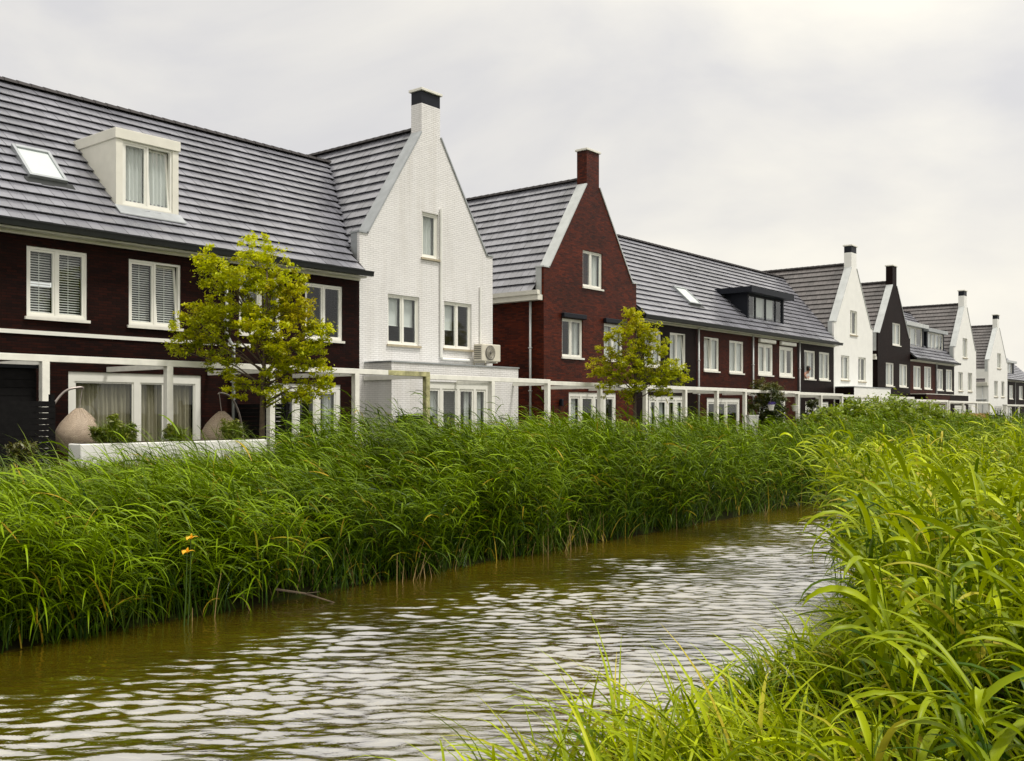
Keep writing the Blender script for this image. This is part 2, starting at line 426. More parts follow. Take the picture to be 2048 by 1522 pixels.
def row_house(name, label, x0, x1, Y, bmat, wins, doors, ze=6.28, depth=9.0, valleyL=None, valleyR=None, tmat='tile', gx1=None, group=None, rz=RZ):
    root = thing(name, (x0, Y, GZ), label, 'house', group)
    holes = [w['r'] for w in wins + doors]
    mb = MB(); top = ze - .15
    wall_y(mb, Y, [GZ - .6, top], lambda z: x0, lambda z: x1, holes)
    yb = Y + depth
    for x, fl in ((x0, True), (x1, False)):
        p = [(x, Y, GZ - .6), (x, yb, GZ - .6), (x, yb, ze - .2), (x, Y + RDY, rz - .12), (x, Y, ze - .1)]
        mb.poly(p[::-1] if fl else p)
    mb.poly([(x0, yb, GZ - .6), (x1, yb, GZ - .6), (x1, yb, ze - .2), (x0, yb, ze - .2)][::-1])
    mb.build('wall', M[bmat], root)
    row_roof(root, x0, x1, Y, ze, valleyL, valleyR, tmat, depth, rz)
    gutter_and_fascia(root, x0, x1, Y, ze, gx1=gx1)
    for w in wins: window(root, *w['r'], Y, **w.get('o', {}))
    for w in doors: window(root, *w['r'], Y, name='french_door', **w.get('o', {}))
    return root

# gable house ---------------------------------------------------------------
def gable_house(name, label, x0, x1, Y, bmat, wins, doors, cap='zinc', band=True, depth=9.0, side_eave_left=None, tmat='tile',
                rz=11.3, slope=1.42, eave=6.65, chim=None, front_low=None, group=None, sho=7.5):
    root = thing(name, (x0, Y, GZ), label, 'house', group)
    xc = (x0 + x1) / 2; hw = (x1 - x0) / 2; ear = .32
    cw = .43                        # half width of the chimney
    ztop = 12.4; zs = sho; hs = hw - ear
    pslope = (11.06 - zs) / (hs - cw); zch = 11.06
    def half(z):
        if z < zs: return hw
        if z < zch: return hs - (z - zs) / pslope
        return cw
    holes = [w['r'] for w in wins + doors]
    mb = MB(); T = .34
    wall_y(mb, Y, [GZ - .6, zs, zch], lambda z: xc - half(z), lambda z: xc + half(z), holes)
    # parapet: back face and edges
    zr0 = eave - .5
    mb.poly([(xc - hw, Y + T, zr0), (xc + hw, Y + T, zr0), (xc + hw, Y + T, zs), (xc + hs, Y + T, zs), (xc + cw, Y + T, zch), (xc - cw, Y + T, zch), (xc - hs, Y + T, zs), (xc - hw, Y + T, zs)][::-1])
    for sg in (-1, 1):
        q = [(xc + sg * hw, Y, zs), (xc + sg * hw, Y + T, zs), (xc + sg * hs, Y + T, zs), (xc + sg * hs, Y, zs)]
        mb.poly(q if sg > 0 else q[::-1])
        q = [(xc + sg * hs, Y, zs), (xc + sg * hs, Y + T, zs), (xc + sg * cw, Y + T, zch), (xc + sg * cw, Y, zch)]
        mb.poly(q if sg > 0 else q[::-1])
        # side wall, parapet end
        q = [(xc + sg * hw, Y, GZ - .6), (xc + sg * hw, Y + T, GZ - .6), (xc + sg * hw, Y + T, zs), (xc + sg * hw, Y, zs)]
        mb.poly(q if sg > 0 else q[::-1])
        q = [(xc + sg * hw, Y + T, GZ - .6), (xc + sg * hw, Y + depth, GZ - .6), (xc + sg * hw, Y + depth, eave - .1), (xc + sg * hw, Y + T, eave - .1)]
        mb.poly(q if sg > 0 else q[::-1])
    mb.poly([(x0, Y + depth, GZ - .6), (x1, Y + depth, GZ - .6), (x1, Y + depth, eave - .1), (xc, Y + depth, rz - .1), (x0, Y + depth, eave - .1)][::-1])
    mb.build('wall', M[bmat], root)
    # coping of zinc on the raking edges and ears
    cp = MB(); o = .035; th = .05
    for sg in (-1, 1):
        dx, dz = -(hs - cw) * sg, zch - zs; l = math.hypot(dx, dz); nx, nz = sg * dz / l, abs(dx) / l
        a = Vector((xc + sg * hs, 0, zs)); b = Vector((xc + sg * cw, 0, zch)); nn = Vector((nx, 0, nz))
        quad = [a + nn * .004, b + nn * .004, b + nn * th, a + nn * th]
        pts = [(q.x, Y - o, q.z) for q in quad]
        cp.prism(pts if sg < 0 else pts[::-1], (0, T + 2 * o + .06, 0))
        e0, e1 = sorted((xc + sg * (hw + o), xc + sg * (hs - .02)))
        cp.box(e0, e1, Y - o, Y + T + o, zs + .004, zs + .055)
        # flashing on the flank of the parapet above the roof
        s_ = xc + sg * (hw + .012); s0, s1 = sorted((s_, xc + sg * (hw + .002)))
        if sg < 0: cp.box(s0, s1, Y + .10, Y + T + .03, eave - .35, zs)
    cp.build('gable_coping', M[cap], root)
    # chimney
    ch = MB(); cm = M[bmat]
    ch.box(xc - cw, xc + cw, Y + .002, Y + .47, zch + .001, ztop - .40 if band else ztop)
    co = ch.build('chimney', cm, root)
    if band:
        b_ = MB(); b_.box(xc - cw + .004, xc + cw - .004, Y + .006, Y + .466, ztop - .399, ztop - .001); b_.build('chimney_band', M['anthracite'], co)
    k = MB(); k.box(xc - cw - .06, xc + cw + .06, Y - .06, Y + .53, ztop, ztop + .085); k.build('chimney_cap', M['sill'], co, bevel=.01)
    # roof
    rf = MB(); eo = .22 if side_eave_left else .0
    for sg in (-1, 1):
        run = hw + (eo if sg < 0 else 0); drop = rz - run * slope; l = math.hypot(run, run * slope)
        S = Vector((-sg * run, 0, run * slope)).normalized()
        if sg < 0:
            O = Vector((xc - run, Y + depth, drop)); A = (0, -1, 0)
        else:
            O = Vector((xc + run, Y + T, drop)); A = (0, 1, 0)
        tile_slope(rf, O, A, S, l, lambda s: (0, depth - T))
    ridge_caps(rf, (xc, Y + .46, rz + .05), (xc, Y + depth, rz + .05))
    rf.build('roof', [M[tmat], M['underlay_shade'], M['ridge']], root)
    if side_eave_left:
        f = MB(); run = hw + eo; ez = rz - run * slope
        f.box(xc - run - .14, xc - run + .02, Y + .03, Y + depth, ez - .13, ez + .03)
        f.build('gutter', M[side_eave_left], root)
        f = MB(); f.box(xc - run - .08, xc - hw - .004, Y + .05, Y + depth, ez - .33, ez - .132); f.build('fascia', M[side_eave_left], root)
        downpipe(root, xc - hw - .10, Y + .55, GZ, ez - .34)
    for w in wins: window(root, *w['r'], Y, **w.get('o', {}))
    for w in doors: window(root, *w['r'], Y, name='french_door', **w.get('o', {}))
    return root

def extension(root, x0, x1, y0, y1, zt, fmat, smat, holes=(), trim='zinc', bands=()):
    mb = MB(); z0 = GZ - .6
    wall_y(mb, y0, [z0, zt], lambda z: x0, lambda z: x1, [h['r'] for h in holes])
    mb.poly([(x0, y0, z0), (x0, y1, z0), (x0, y1, zt), (x0, y0, zt)][::-1], 1)
    mb.poly([(x1, y0, z0), (x1, y1, z0), (x1, y1, zt), (x1, y0, zt)], 1)
    mb.poly([(x0, y0, zt), (x1, y0, zt), (x1, y1, zt), (x0, y1, zt)], 2)
    e = mb.build('extension', [M[fmat], M[smat], M['zinc']], root)
    t = MB(); t.box(x0 - .03, x1 + .03, y0 - .03, y0 + .10, zt + .003, zt + .045)
    t.box(x0 - .03, x0 + .10, y0 + .101, y1 - .002, zt + .003, zt + .045)
    t.build('roof_edge', M[trim], e)
    for h in holes: window(root, *h['r'], y0, name='french_door', **h.get('o', {}))
    return e

def dormer(root, x0, x1, yf, z0, z1, m, slope, lights, fills, over=.12, cap=.26, framemat='frame', capmat=None, tilt=None, cheek=.12):
    """box dormer: front at yf, cheeks running back into the roof slope"""
    zc = z1 - cap; yb = lambda z: yf + (z - z0) / slope
    mb = MB()
    for a, b in ((x0, x0 + cheek), (x1 - cheek, x1)):
        mb.prism([(a, yf, z0 - .06), (a, yf, zc), (a, yb(zc) + .1, zc), (a, yf + .1, z0 - .06)][::-1], (b - a, 0, 0))
    mb.box(x0 + cheek, x1 - cheek, yf + .004, yf + .12, z0 - .06, z0 + .05)
    d = mb.build('dormer', M[m], root)
    c = MB(); c.box(x0 - over, x1 + over, yf - over, yb(z1) + .25, zc + .002, z1); c.build('dormer_roof', M[capmat or m], d, bevel=.012)
    l = MB(); l.prism([(x0 - .05, yf - .30, z0 - .30 * slope + .055), (x0 - .05, yf - .01, z0 + .02), (x0 - .05, yf - .01, z0 - .05), (x0 - .05, yf - .30, z0 - .30 * slope + .03)], (x1 - x0 + .1, 0, 0))
    l.build('lead_flashing', M['zinc'], d)
    window(root, x0 + cheek + .002, x1 - cheek - .002, z0 + .052, zc - .002, yf, lights=lights, fills=fills, name='dormer_window', recess=.03, sill=False, framemat=framemat, tilt=tilt)
    return d

def skylight(root, x0, x1, Y, s0, s1, ze=6.28, rz=RZ):
    dy, dz = RDY - EAVE_Y, rz - ze; ln = math.hypot(dy, dz); S = Vector((0, dy / ln, dz / ln)); Nn = Vector((0, -dz / ln, dy / ln))
    O = Vector((0, Y + EAVE_Y, ze)); P = lambda x, s, h: O + Vector((x, 0, 0)) + S * s + Nn * h
    def slab(mb, a, b, c, d, h0, h1):
        mb.prism([P(a, c, h0), P(b, c, h0), P(b, d, h0), P(a, d, h0)][::-1], Nn * (h1 - h0))
    f = MB()
    slab(f, x0, x0 + .07, s0, s1, 0, .15); slab(f, x1 - .07, x1, s0, s1, 0, .15)
    slab(f, x0 + .07, x1 - .07, s0, s0 + .08, 0, .15); slab(f, x0 + .07, x1 - .07, s1 - .10, s1, 0, .16)
    sk = f.build('skylight', M['zinc'], root)
    g = MB(); g.poly([P(x0 + .07, s0 + .08, .13), P(x1 - .07, s0 + .08, .13), P(x1 - .07, s1 - .10, .13), P(x0 + .07, s1 - .10, .13)]); g.build('pane', M['skyglass'], sk)
    b = MB(); slab(b, x0 + .07, x1 - .07, s0 + .08, s1 - .10, .10, .115); b.build('white_sheet', M['curtain'], sk)  # white sheet put in for the sky reflected by the pane
    a = MB(); slab(a, x0 - .12, x1 + .12, s0 - .28, s0 - .01, .056, .075); a.build('lead_flashing', M['gutter'], sk)
    return sk

W_ = lambda r, **o: {'r': r, 'o': o}
Y1 = 22.0

# ------------------------------------------------------------------ first terrace
def vl_white(z): return 22.95 - (11.3 - z) / 1.42 + .10     # where the white gable's left roof slope lies
a = row_house('terraced_house', 'aubergine brick terraced house with cream dormer and skylight in its roof', 8.4, 15.10, Y1, 'aubergine',
  [W_((10.11, 11.50, 4.26, 5.82), fills=['slats', 'slats'], lights=(1, 1.06)),
   W_((12.53, 13.93, 4.23, 5.82), fills=['slats', 'slats'], lights=(1, 1), tilt=1)],
  [W_((11.05, 14.52, GZ + .06, 3.07), lights=(1.65, .85, .85), fills=['drape', 'drape', 'drape'], bar=.16, sash=.04, top=.06, sill=False)])
dormer(a, 12.50, 14.20, 22.53, 7.17, 9.06, 'cream', .922, (1, 1), ['curtain', 'curtain'], over=.04, cheek=.17, tilt=1)
skylight(a, 10.60, 11.50, Y1, 1.82, 3.10)
bnd = MB(); bnd.box(8.4, 15.05, Y1 - .03, Y1 - .002, 3.86, 3.95); bnd.box(15.3, 16.0, Y1 - .03, Y1 - .002, 3.86, 3.95); bnd.build('white_band', M['frame'], a)
downpipe(a, 15.20, Y1 - .10, GZ, 6.1, m='zinc_light', jog=3.95)

b = row_house('terraced_house', 'aubergine brick terraced house behind the larger yellow-green tree, joined to a white gable', 15.10, 19.90, Y1, 'aubergine',
  [W_((15.66, 17.02, 4.23, 5.82), fills=['slats', None]), W_((17.86, 19.24, 4.21, 5.80), fills=[None, None])],
  [W_((16.85, 19.18, GZ + .04, 2.93), lights=(.62, .8, .75), fills=[None, None, ('curtain', .4, 1)], bar=.16, sash=.05, top=.06, sill=False)], valleyR=vl_white, gx1=20.05)

# white gable -------------------------------------------------------------------
w = gable_house('gable_house', 'large white painted brick gable house with an air conditioner hung on its front', 19.90, 26.05, Y1, 'white',
  [W_((21.06, 22.44, 4.23, 5.78), fills=[.62, .62], recess=.06, sillmat='sill_tan'), W_((23.59, 24.95, 4.23, 5.77), fills=[.60, None], recess=.06, sillmat='sill_tan'),
   W_((22.56, 23.32, 7.08, 8.54), lights=(1,), fills=['curtain'], recess=.06, sillmat='sill_tan', bar=.07)], [], cap='zinc')
extension(w, 20.12, 26.05, 20.86, Y1 - .002, 3.60, 'white', 'white', [W_((21.62, 24.50, GZ + .04, 3.06), lights=(.7, 1, 1, .7), fills=['curtain', None, ('curtain', .55, 1), 'curtain'], bar=.10, sash=.07, top=.10, sill=False)], trim='zinc')
cd = MB(); cd.tube([(23.40, Y1 - .05, 8.75), (23.40, Y1 - .05, 3.92), (23.46, Y1 - .05, 3.86), (24.78, Y1 - .05, 3.86)], .045, 8); cd.tube([(25.36, Y1 - .04, 6.4), (25.36, Y1 - .04, 4.45)], .03, 8)
cd.build('cable_duct', M['white_smooth'], w)
ac = thing('air_conditioner', (25.3, Y1 - .2, 3.8), 'beige air conditioner unit with a round fan on the white gable wall', 'air conditioner')
m_ = MB(); m_.box(24.86, 25.84, 21.46, 21.84, 3.84, 4.42); m_.build('casing', M['plastic'], ac, bevel=.03)
m_ = MB(); m_.lathe(0, 0, [(.245, 0), (.245, .02), (.21, .02), (.205, 0.005), (.07, .005), (.05, .03), (.001, .032)], 28)
m_.v = [(25.28 + x, 21.455 - z, 4.13 + y) for (x, y, z) in m_.v]; fg = m_.build('fan_grille', M['grille'], ac, smooth=True)
m_ = MB()
for k in range(5):
    r_ = .07 + .034 * k
    m_.tube([(25.28 + r_ * math.cos(t), 21.44, 4.13 + r_ * math.sin(t)) for t in np.linspace(0, 2 * math.pi, 25)], .006, 5, caps=False)
m_.build('fan_guard', M['plastic'], fg)
m_ = MB()
for k in range(7): m_.box(24.845, 24.862, 21.50, 21.80, 3.92 + k * .065, 3.945 + k * .065)
m_.build('side_grille', M['grille'], ac)
for xx in (25.05, 25.65):
    m_ = MB(); m_.box(xx - .02, xx + .02, 21.46, 21.995, 3.79, 3.835); m_.box(xx - .02, xx + .02, 21.955, 21.996, 3.5, 3.789); m_.build('bracket', M['plastic'], ac)

# dark red gable -------------------------------------------------------------------
d = gable_house('gable_house', 'dark red brick gable house with a brick chimney and a pale zinc roof edge', 28.98, 35.42, Y1, 'red',
  [W_((31.50, 32.86, 7.03, 8.46), lights=(.8, 1), fills=[None, 'curtain'], recess=.05), W_((30.13, 31.50, 4.23, 5.70), lights=(.85, 1), fills=[None, ('curtain', .5, 1)], recess=.05),
   W_((32.98, 34.40, 4.23, 5.70), fills=['curtain', 'curtain'], recess=.05)],
  [W_((30.57, 33.88, GZ + .04, 2.90), lights=(.8, 1, .8, .8), fills=[('curtain', 0, .9), None, None, None], bar=.12, sash=.08, top=.05, sill=False)],
  cap='zinc_light', band=False, side_eave_left='cream', rz=11.35, slope=1.38)
for (xa, xb) in ((30.08, 31.58), (32.92, 34.48)):
    m_ = MB(); m_.box(xa, xb, Y1 - .15, Y1 - .004, 5.72, 5.90); m_.build('shutter_box', M['anthracite'], d, bevel=.02)
m_ = MB(); m_.box(29.93, 30.05, Y1 - .14, Y1 - .004, 2.36, 2.62); m_.build('wall_lamp', M['anthracite'], d, bevel=.02)

# ------------------------------------------------------------------ second terrace
def vl_dark(z): return 32.2 + (11.35 - z) / 1.38 - .10
def vl_white2(z): return 60.85 - (11.3 - z) / 1.42 + .10
ZE2 = 6.20
c = row_house('terraced_house', 'almost black brick terraced house beside the dark red gable, behind the smaller tree', 35.42, 40.62, Y1, 'black',
  [W_((36.07, 37.45, 4.09, 5.66), fills=['curtain', 'curtain'], lights=(1, 1.1)), W_((38.22, 39.63, 4.09, 5.66), fills=['curtain', 'curtain'], tilt=1, lights=(1, 1.2))],
  [W_((36.42, 39.55, GZ + .04, 2.85), lights=(.7, 1, .85, .7), fills=['curtain', 'curtain', 'drape', 'curtain'], bar=.15, sash=.10, top=.05, sill=False)], ze=ZE2, valleyL=vl_dark)
dd = row_house('terraced_house', 'red brown brick terraced house with a narrow skylight, fifth house front from the left', 40.62, 46.30, Y1, 'brown',
  [W_((41.37, 42.87, 4.07, 5.65), fills=['curtain', 'curtain'], tilt=0), W_((43.96, 45.5, 4.05, 5.63), fills=['curtain', 'curtain'])],
  [W_((41.66, 45.1, GZ + .04, 2.80), lights=(.8, 1, 1.2), fills=[None, None, None], bar=.16, sash=.08, top=.05, sill=False)], ze=ZE2)
skylight(dd, 41.15, 42.30, Y1, 1.42, 2.70, ze=ZE2)
e = row_house('terraced_house', 'red brown brick terraced house with white shutter boxes over its upper windows', 46.30, 52.15, Y1, 'brown',
  [W_((47.19, 48.97, 4.05, 5.68), fills=['curtain', 'curtain'], bar=.15), W_((49.79, 51.61, 4.04, 5.65), fills=['curtain', None], bar=.15)],
  [W_((47.3, 50.6, GZ + .04, 2.75), lights=(1, 1, 1), fills=[None, None, None], bar=.14, sash=.08, sill=False)], ze=ZE2)
dormer(e, 46.75, 51.20, 22.37, 6.83, 8.52, 'anthracite', .91, (.65, 1, 1, .65), [None, 'curtain', 'curtain', None], over=.42, cap=.30, framemat='anthracite', capmat='anthracite', cheek=.14)
for (xa, xb) in ((47.14, 49.05), (49.74, 51.70)):
    m_ = MB(); m_.box(xa, xb, Y1 - .17, Y1 - .004, 5.70, 5.90); m_.build('shutter_box', M['frame'], e, bevel=.04)
f = row_house('terraced_house', 'almost black brick terraced house joined to the second white gable, someone at its open window', 52.15, 57.52, Y1, 'black',
  [W_((53.10, 54.68, 3.99, 5.60), lights=(.6, 1), fills=[None, 'curtain']), W_((55.27, 56.84, 3.99, 5.60), fills=['curtain', 'curtain'])],
  [W_((53.29, 56.73, GZ + .04, 2.72), lights=(.5, .9, 1, .9), fills=[None, None, 'curtain', None], bar=.15, sash=.12, sill=False)], ze=ZE2, valleyR=vl_white2, gx1=57.75)
for h_, xx, zt in ((dd, 40.70, 6.0), (e, 46.42, 6.0), (f, 52.28, 6.0)): downpipe(h_, xx, Y1 - .09, GZ, zt)

w2 = gable_house('gable_house', 'second white gable house, beyond the long row with the black dormer', 57.52, 64.2, Y1, 'white_smooth',
  [W_((58.67, 60.05, 4.07, 5.56), lights=(.6, 1), fills=[None, 'curtain'], recess=.06, sillmat='sill_tan'), W_((61.61, 62.95, 4.05, 5.57), lights=(.8, 1), fills=['curtain', None], recess=.06, sillmat='sill_tan'),
   W_((60.20, 61.40, 6.90, 8.40), lights=(.5, 1), fills=['curtain', None], recess=.06, sillmat='sill_tan')], [], cap='zinc_light', tmat='tile_dark')
extension(w2, 57.70, 64.2, 20.85, Y1 - .002, 3.60, 'white_smooth', 'black', [W_((59.2, 62.6, GZ + .04, 2.72), lights=(.6, 1, 1, .6), fills=['curtain', 'curtain', 'curtain', 'curtain'], bar=.12, sash=.08, sill=False)])

YB = 22.8
k_ = gable_house('gable_house', 'black brown brick gable house between two white gables', 67.55, 74.55, YB, 'black',
  [W_((70.6, 72.35, 6.85, 8.42), lights=(.8, 1), fills=['curtain', 'curtain'], recess=.04), W_((69.2, 70.9, 3.93, 5.56), fills=['curtain', 'curtain'], recess=.04), W_((72.1, 73.9, 3.93, 5.56), fills=['curtain', 'curtain'], recess=.04)],
  [W_((69.4, 72.8, GZ + .04, 2.75), lights=(.6, 1, 1, .6), fills=['curtain', None, None, 'curtain'], bar=.14, sash=.1, sill=False)],
  cap='zinc_light', band=False, side_eave_left='cream', tmat='tile_dark')

def vl_white3(z): return 89.45 - (11.3 - z) / 1.42 + .10
def vl_black(z): return 71.05 + (11.3 - z) / 1.42 - .10
g = row_house('terraced_house', 'brown brick terraced house right of the black brown gable, with a dark flat dormer', 74.55, 80.75, YB, 'brown',
  [W_((75.3, 77.1, 3.87, 5.55), fills=['curtain', 'curtain']), W_((77.95, 79.75, 3.89, 5.60), fills=['curtain', 'curtain'])], [], ze=6.1, valleyL=vl_black, tmat='tile')
h = row_house('terraced_house', 'black brown brick terraced house joined to the third white gable, with a dark flat dormer', 80.75, 86.05, YB, 'black',
  [W_((81.15, 82.9, 3.85, 5.52), fills=['curtain', 'curtain']), W_((83.7, 85.5, 3.83, 5.56), fills=['curtain', 'curtain'])], [], ze=6.1, valleyR=vl_white3, gx1=86.3)
dormer(g, 75.4, 80.2, 23.5, 7.05, 8.9, 'anthracite', .93, (.8, 1, 1), ['curtain', 'curtain', None], over=.30, cap=.30, framemat='frame', capmat='zinc_light', cheek=.4)
dormer(h, 80.95, 85.7, 23.5, 7.05, 8.75, 'anthracite', .93, (1, 1, 1, .8), ['curtain', 'curtain', 'curtain', None], over=.25, cap=.28, framemat='frame', capmat='zinc', cheek=.3)
extension(g, 74.6, 80.74, 21.70, YB - .002, 3.42, 'brown', 'black', [W_((75.8, 79.3, GZ + .04, 2.66), lights=(.7, 1, 1, .7), fills=['curtain', None, None, 'curtain'], bar=.16, sash=.14, sill=False)], trim='sill')
extension(h, 80.76, 86.05, 21.70, YB - .002, 3.42, 'black', 'black', [W_((82.0, 85.4, GZ + .04, 2.66), lights=(.7, 1, 1, .7), fills=['curtain', None, None, 'curtain'], bar=.16, sash=.14, sill=False)], trim='sill')
downpipe(h, 80.85, YB - .09, 3.5, 5.9)

w3 = gable_house('gable_house', 'third white gable house, right of the two dark dormers', 86.05, 92.9, YB, 'white_smooth',
  [W_((87.3, 88.65, 3.88, 5.45), fills=['curtain', 'curtain'], recess=.07, sillmat='sill_tan'), W_((90.2, 91.6, 3.88, 5.48), fills=['curtain', 'curtain'], recess=.07, sillmat='sill_tan'),
   W_((88.6, 90.05, 6.72, 8.38), fills=['curtain', 'curtain'], recess=.07, sillmat='sill_tan')], [W_((88.4, 91.4, GZ + .04, 2.7), lights=(1, 1, 1), fills=['curtain', None, 'curtain'], bar=.12, sill=False)], cap='zinc_light', tmat='tile_dark')
YC = 25.8
w4 = gable_house('gable_house', 'farthest white gable house, standing free with a white side wall', 110.0, 118.2, YC, 'white_smooth',
  [W_((112.3, 113.9, 3.72, 5.38), fills=['curtain', 'curtain'], recess=.07, sillmat='sill_tan'), W_((115.4, 116.8, 3.72, 5.40), lights=(.6, 1), fills=['curtain', None], recess=.07, sillmat='sill_tan'),
   W_((113.6, 115.3, 6.75, 8.36), fills=['curtain', 'curtain'], recess=.07, sillmat='sill_tan')], [W_((112.4, 115.8, GZ + .04, 2.7), lights=(1, 1, 1), fills=['curtain', None, 'curtain'], bar=.12, sill=False)],
  cap='zinc_light', side_eave_left='cream', tmat='tile_dark')
m_ = MB(); m_.box(109.96, 109.997, 27.6, 28.9, 3.7, 5.4); so = m_.build('side_window', M['frame'], w4)
m_ = MB(); m_.poly([(109.955, 28.78, 3.82), (109.955, 27.72, 3.82), (109.955, 27.72, 5.28), (109.955, 28.78, 5.28)]); m_.build('pane', M['glass'], so)
m_ = MB(); m_.box(109.80, 109.997, 26.0, 34.0, 3.35, 3.42); m_.build('ledge', M['zinc'], w4)
YD = 29.6
far = row_house('terraced_house', 'farthest dark brick row house at the right edge, with a dark dormer and brick chimney', 131.2, 150.0, YD, 'black',
  [W_((133.2, 135.3, 3.75, 5.5), fills=['curtain', 'curtain']), W_((136.6, 138.7, 3.75, 5.5), fills=['curtain', 'curtain']), W_((142.0, 144.1, 3.75, 5.5), fills=['curtain', 'curtain'])],
  [W_((134.0, 138.0, GZ + .04, 2.7), lights=(1, 1, 1), fills=['curtain', None, 'curtain'], bar=.14, sill=False)], ze=6.2)
dormer(far, 134.2, 141.5, 30.1, 6.85, 8.7, 'anthracite', .93, (1, 1, 1), [None, 'curtain', 'curtain'], over=.3, cap=.3, framemat='frame', capmat='zinc_light', cheek=1.2)
m_ = MB(); m_.box(134.6, 136.6, YD + RDY - .5, YD + RDY + .5, 9.6, 12.0); cho = m_.build('chimney', M['brown'], far)
m_ = MB(); m_.box(134.5, 136.7, YD + RDY - .6, YD + RDY + .6, 12.0, 12.1); m_.build('chimney_cap', M['brown'], cho)
m_ = MB(); m_.box(139.7, 139.76, YD - .08, YD - .01, GZ, 6.0); m_.build('downpipe', M['zinc_light'], far)

# ------------------------------------------------------------------ pergolas
def pergola(label, x0, x1, posts, zt=3.27, y=19.42, ywall=21.98, mossy=None, firstrafter=True):
    root = thing('pergola', (x0, y, GZ), label, 'pergola', 'white pergolas along the gardens')
    bh = .135
    m_ = MB(); m_.box(x0, mossy if mossy else x1, y - .07, y + .07, zt - bh, zt); m_.build('beam', M['timber'], root, bevel=.006)
    if mossy:
        m_ = MB(); m_.box(mossy + .004, x1, y - .07, y + .07, zt - bh, zt); m_.build('weathered_beam', M['mossy'], root, bevel=.006)
    for i, px in enumerate(posts):
        m_ = MB(); m_.box(px - .075, px + .075, y - .075, y + .075, GZ - .2, zt - bh - .002)
        m_.build('post', M['mossy' if mossy and i == len(posts) - 1 else 'timber'], root, bevel=.006)
        m_ = MB(); m_.box(px - .035, px + .035, y + .072, ywall, zt - bh - .055, zt - .075)
        m_.build('rafter', M['timber'], root)
    return root
pergola('white pergola in front of the leftmost brick house, its first post behind the black fence', 6.4, 14.80, [6.55, 9.27, 11.99, 14.72])
pergola('white pergola behind the larger tree, its last beam and post gone green and mouldy', 14.804, 20.17, [17.43, 20.09], mossy=18.55)
pergola('white pergola before the extension of the white gable with the air conditioner', 20.174, 25.86, [22.95, 25.78], zt=3.20, ywall=20.84)
pergola('white pergola in front of the dark red gable house', 25.864, 34.99, [28.85, 31.9, 34.91], zt=3.15)
pergola('white pergola between the smaller tree and the tall white planter', 34.994, 40.38, [37.62, 40.28], zt=3.15)
pergola('white pergola overgrown by a leafy climber', 40.384, 46.15, [43.2, 46.07], zt=3.13)
pergola('white pergola right of the leafy climber, under the white shutter boxes', 46.154, 51.94, [48.97, 51.86], zt=3.10)
pergola('white pergola before the second white gable and the black house next to it', 51.944, 64.1, [54.75, 57.6, 60.6, 64.0], zt=3.06)
pergola('white pergola in front of the black brown gable house', 66.5, 73.7, [66.6, 69.9, 73.6], zt=2.95, y=20.0, ywall=22.78)
pergola('white pergola under the brick extension below the dark dormers', 74.0, 85.6, [74.1, 77.8, 81.6, 85.5], zt=2.92, y=20.0, ywall=21.68)
pergola('farthest white pergola, in front of the row house at the right edge', 120.6, 146.0, [120.7, 127.0, 133.5, 140.0], zt=2.95, y=26.5, ywall=29.5)

# ------------------------------------------------------------------ fences
def slat_fence(name, label, x0, x1, y0, y1, z0, zt, m, post='blackwood', vertical=False):
    root = thing(name, (x0, y0, GZ), label, 'fence')
    d = Vector((x1 - x0, y1 - y0, 0)); ln = d.length; d.normalize(); n = Vector((-d.y, d.x, 0))
    def bx(mb, a, b, t0, t1, za, zb):
        p = Vector((x0, y0, 0)); q = [p + d * a + n * t0, p + d * b + n * t0, p + d * b + n * t1, p + d * a + n * t1]
        mb.prism([(v.x, v.y, za) for v in q][::-1], (0, 0, zb - za))
    m_ = MB()
    if vertical:
        k = int(ln / .15)
        for i in range(k): bx(m_, i * ln / k + .004, (i + 1) * ln / k - .004, -.01, .012, z0, zt + random.uniform(-.012, .012))
    else:
        k = int((zt - z0) / .11)
        for i in range(k): bx(m_, 0, ln, -.012, .012, z0 + i * .11, z0 + i * .11 + .102)
    m_.build('boards', M[m], root)
    np_ = max(2, int(ln / 1.9) + 1)
    for i in range(np_):
        m_ = MB(); a = (ln - .08) * i / (np_ - 1); bx(m_, a, a + .08, .02, .10, z0 - .1, zt + .03); m_.build('post', M[post], root)
    return root
slat_fence('wooden_fence', 'black slatted wooden fence beside the left hanging chair', 4.5, 8.94, 18.3, 18.3, GZ, 2.44, 'blackwood')
slat_fence('wooden_fence', 'black wooden fence running back to the house behind the larger tree', 15.5, 15.5, 19.7, 21.9, GZ, 2.42, 'blackwood')
slat_fence('wooden_fence', 'raw brown wooden fence near the farthest white gable', 66.3, 76.4, 17.9, 17.9, GZ, 2.02, 'fencewood', 'fencewood', True)
slat_fence('wooden_fence', 'black wooden fence right of the raw brown one', 76.6, 81.2, 17.9, 17.9, GZ, 1.98, 'blackwood')
pt = thing('garden_post', (81.7, 18.0, GZ), 'single tall white post at the end of the far black fence', 'post')
m_ = MB(); m_.box(81.56, 81.84, 17.86, 18.14, GZ - .2, 2.62); m_.build('shaft', M['timber'], pt, bevel=.01)
m_ = MB(); m_.box(81.52, 81.88, 17.82, 18.18, 2.622, 2.68); m_.build('cap', M['timber'], pt)

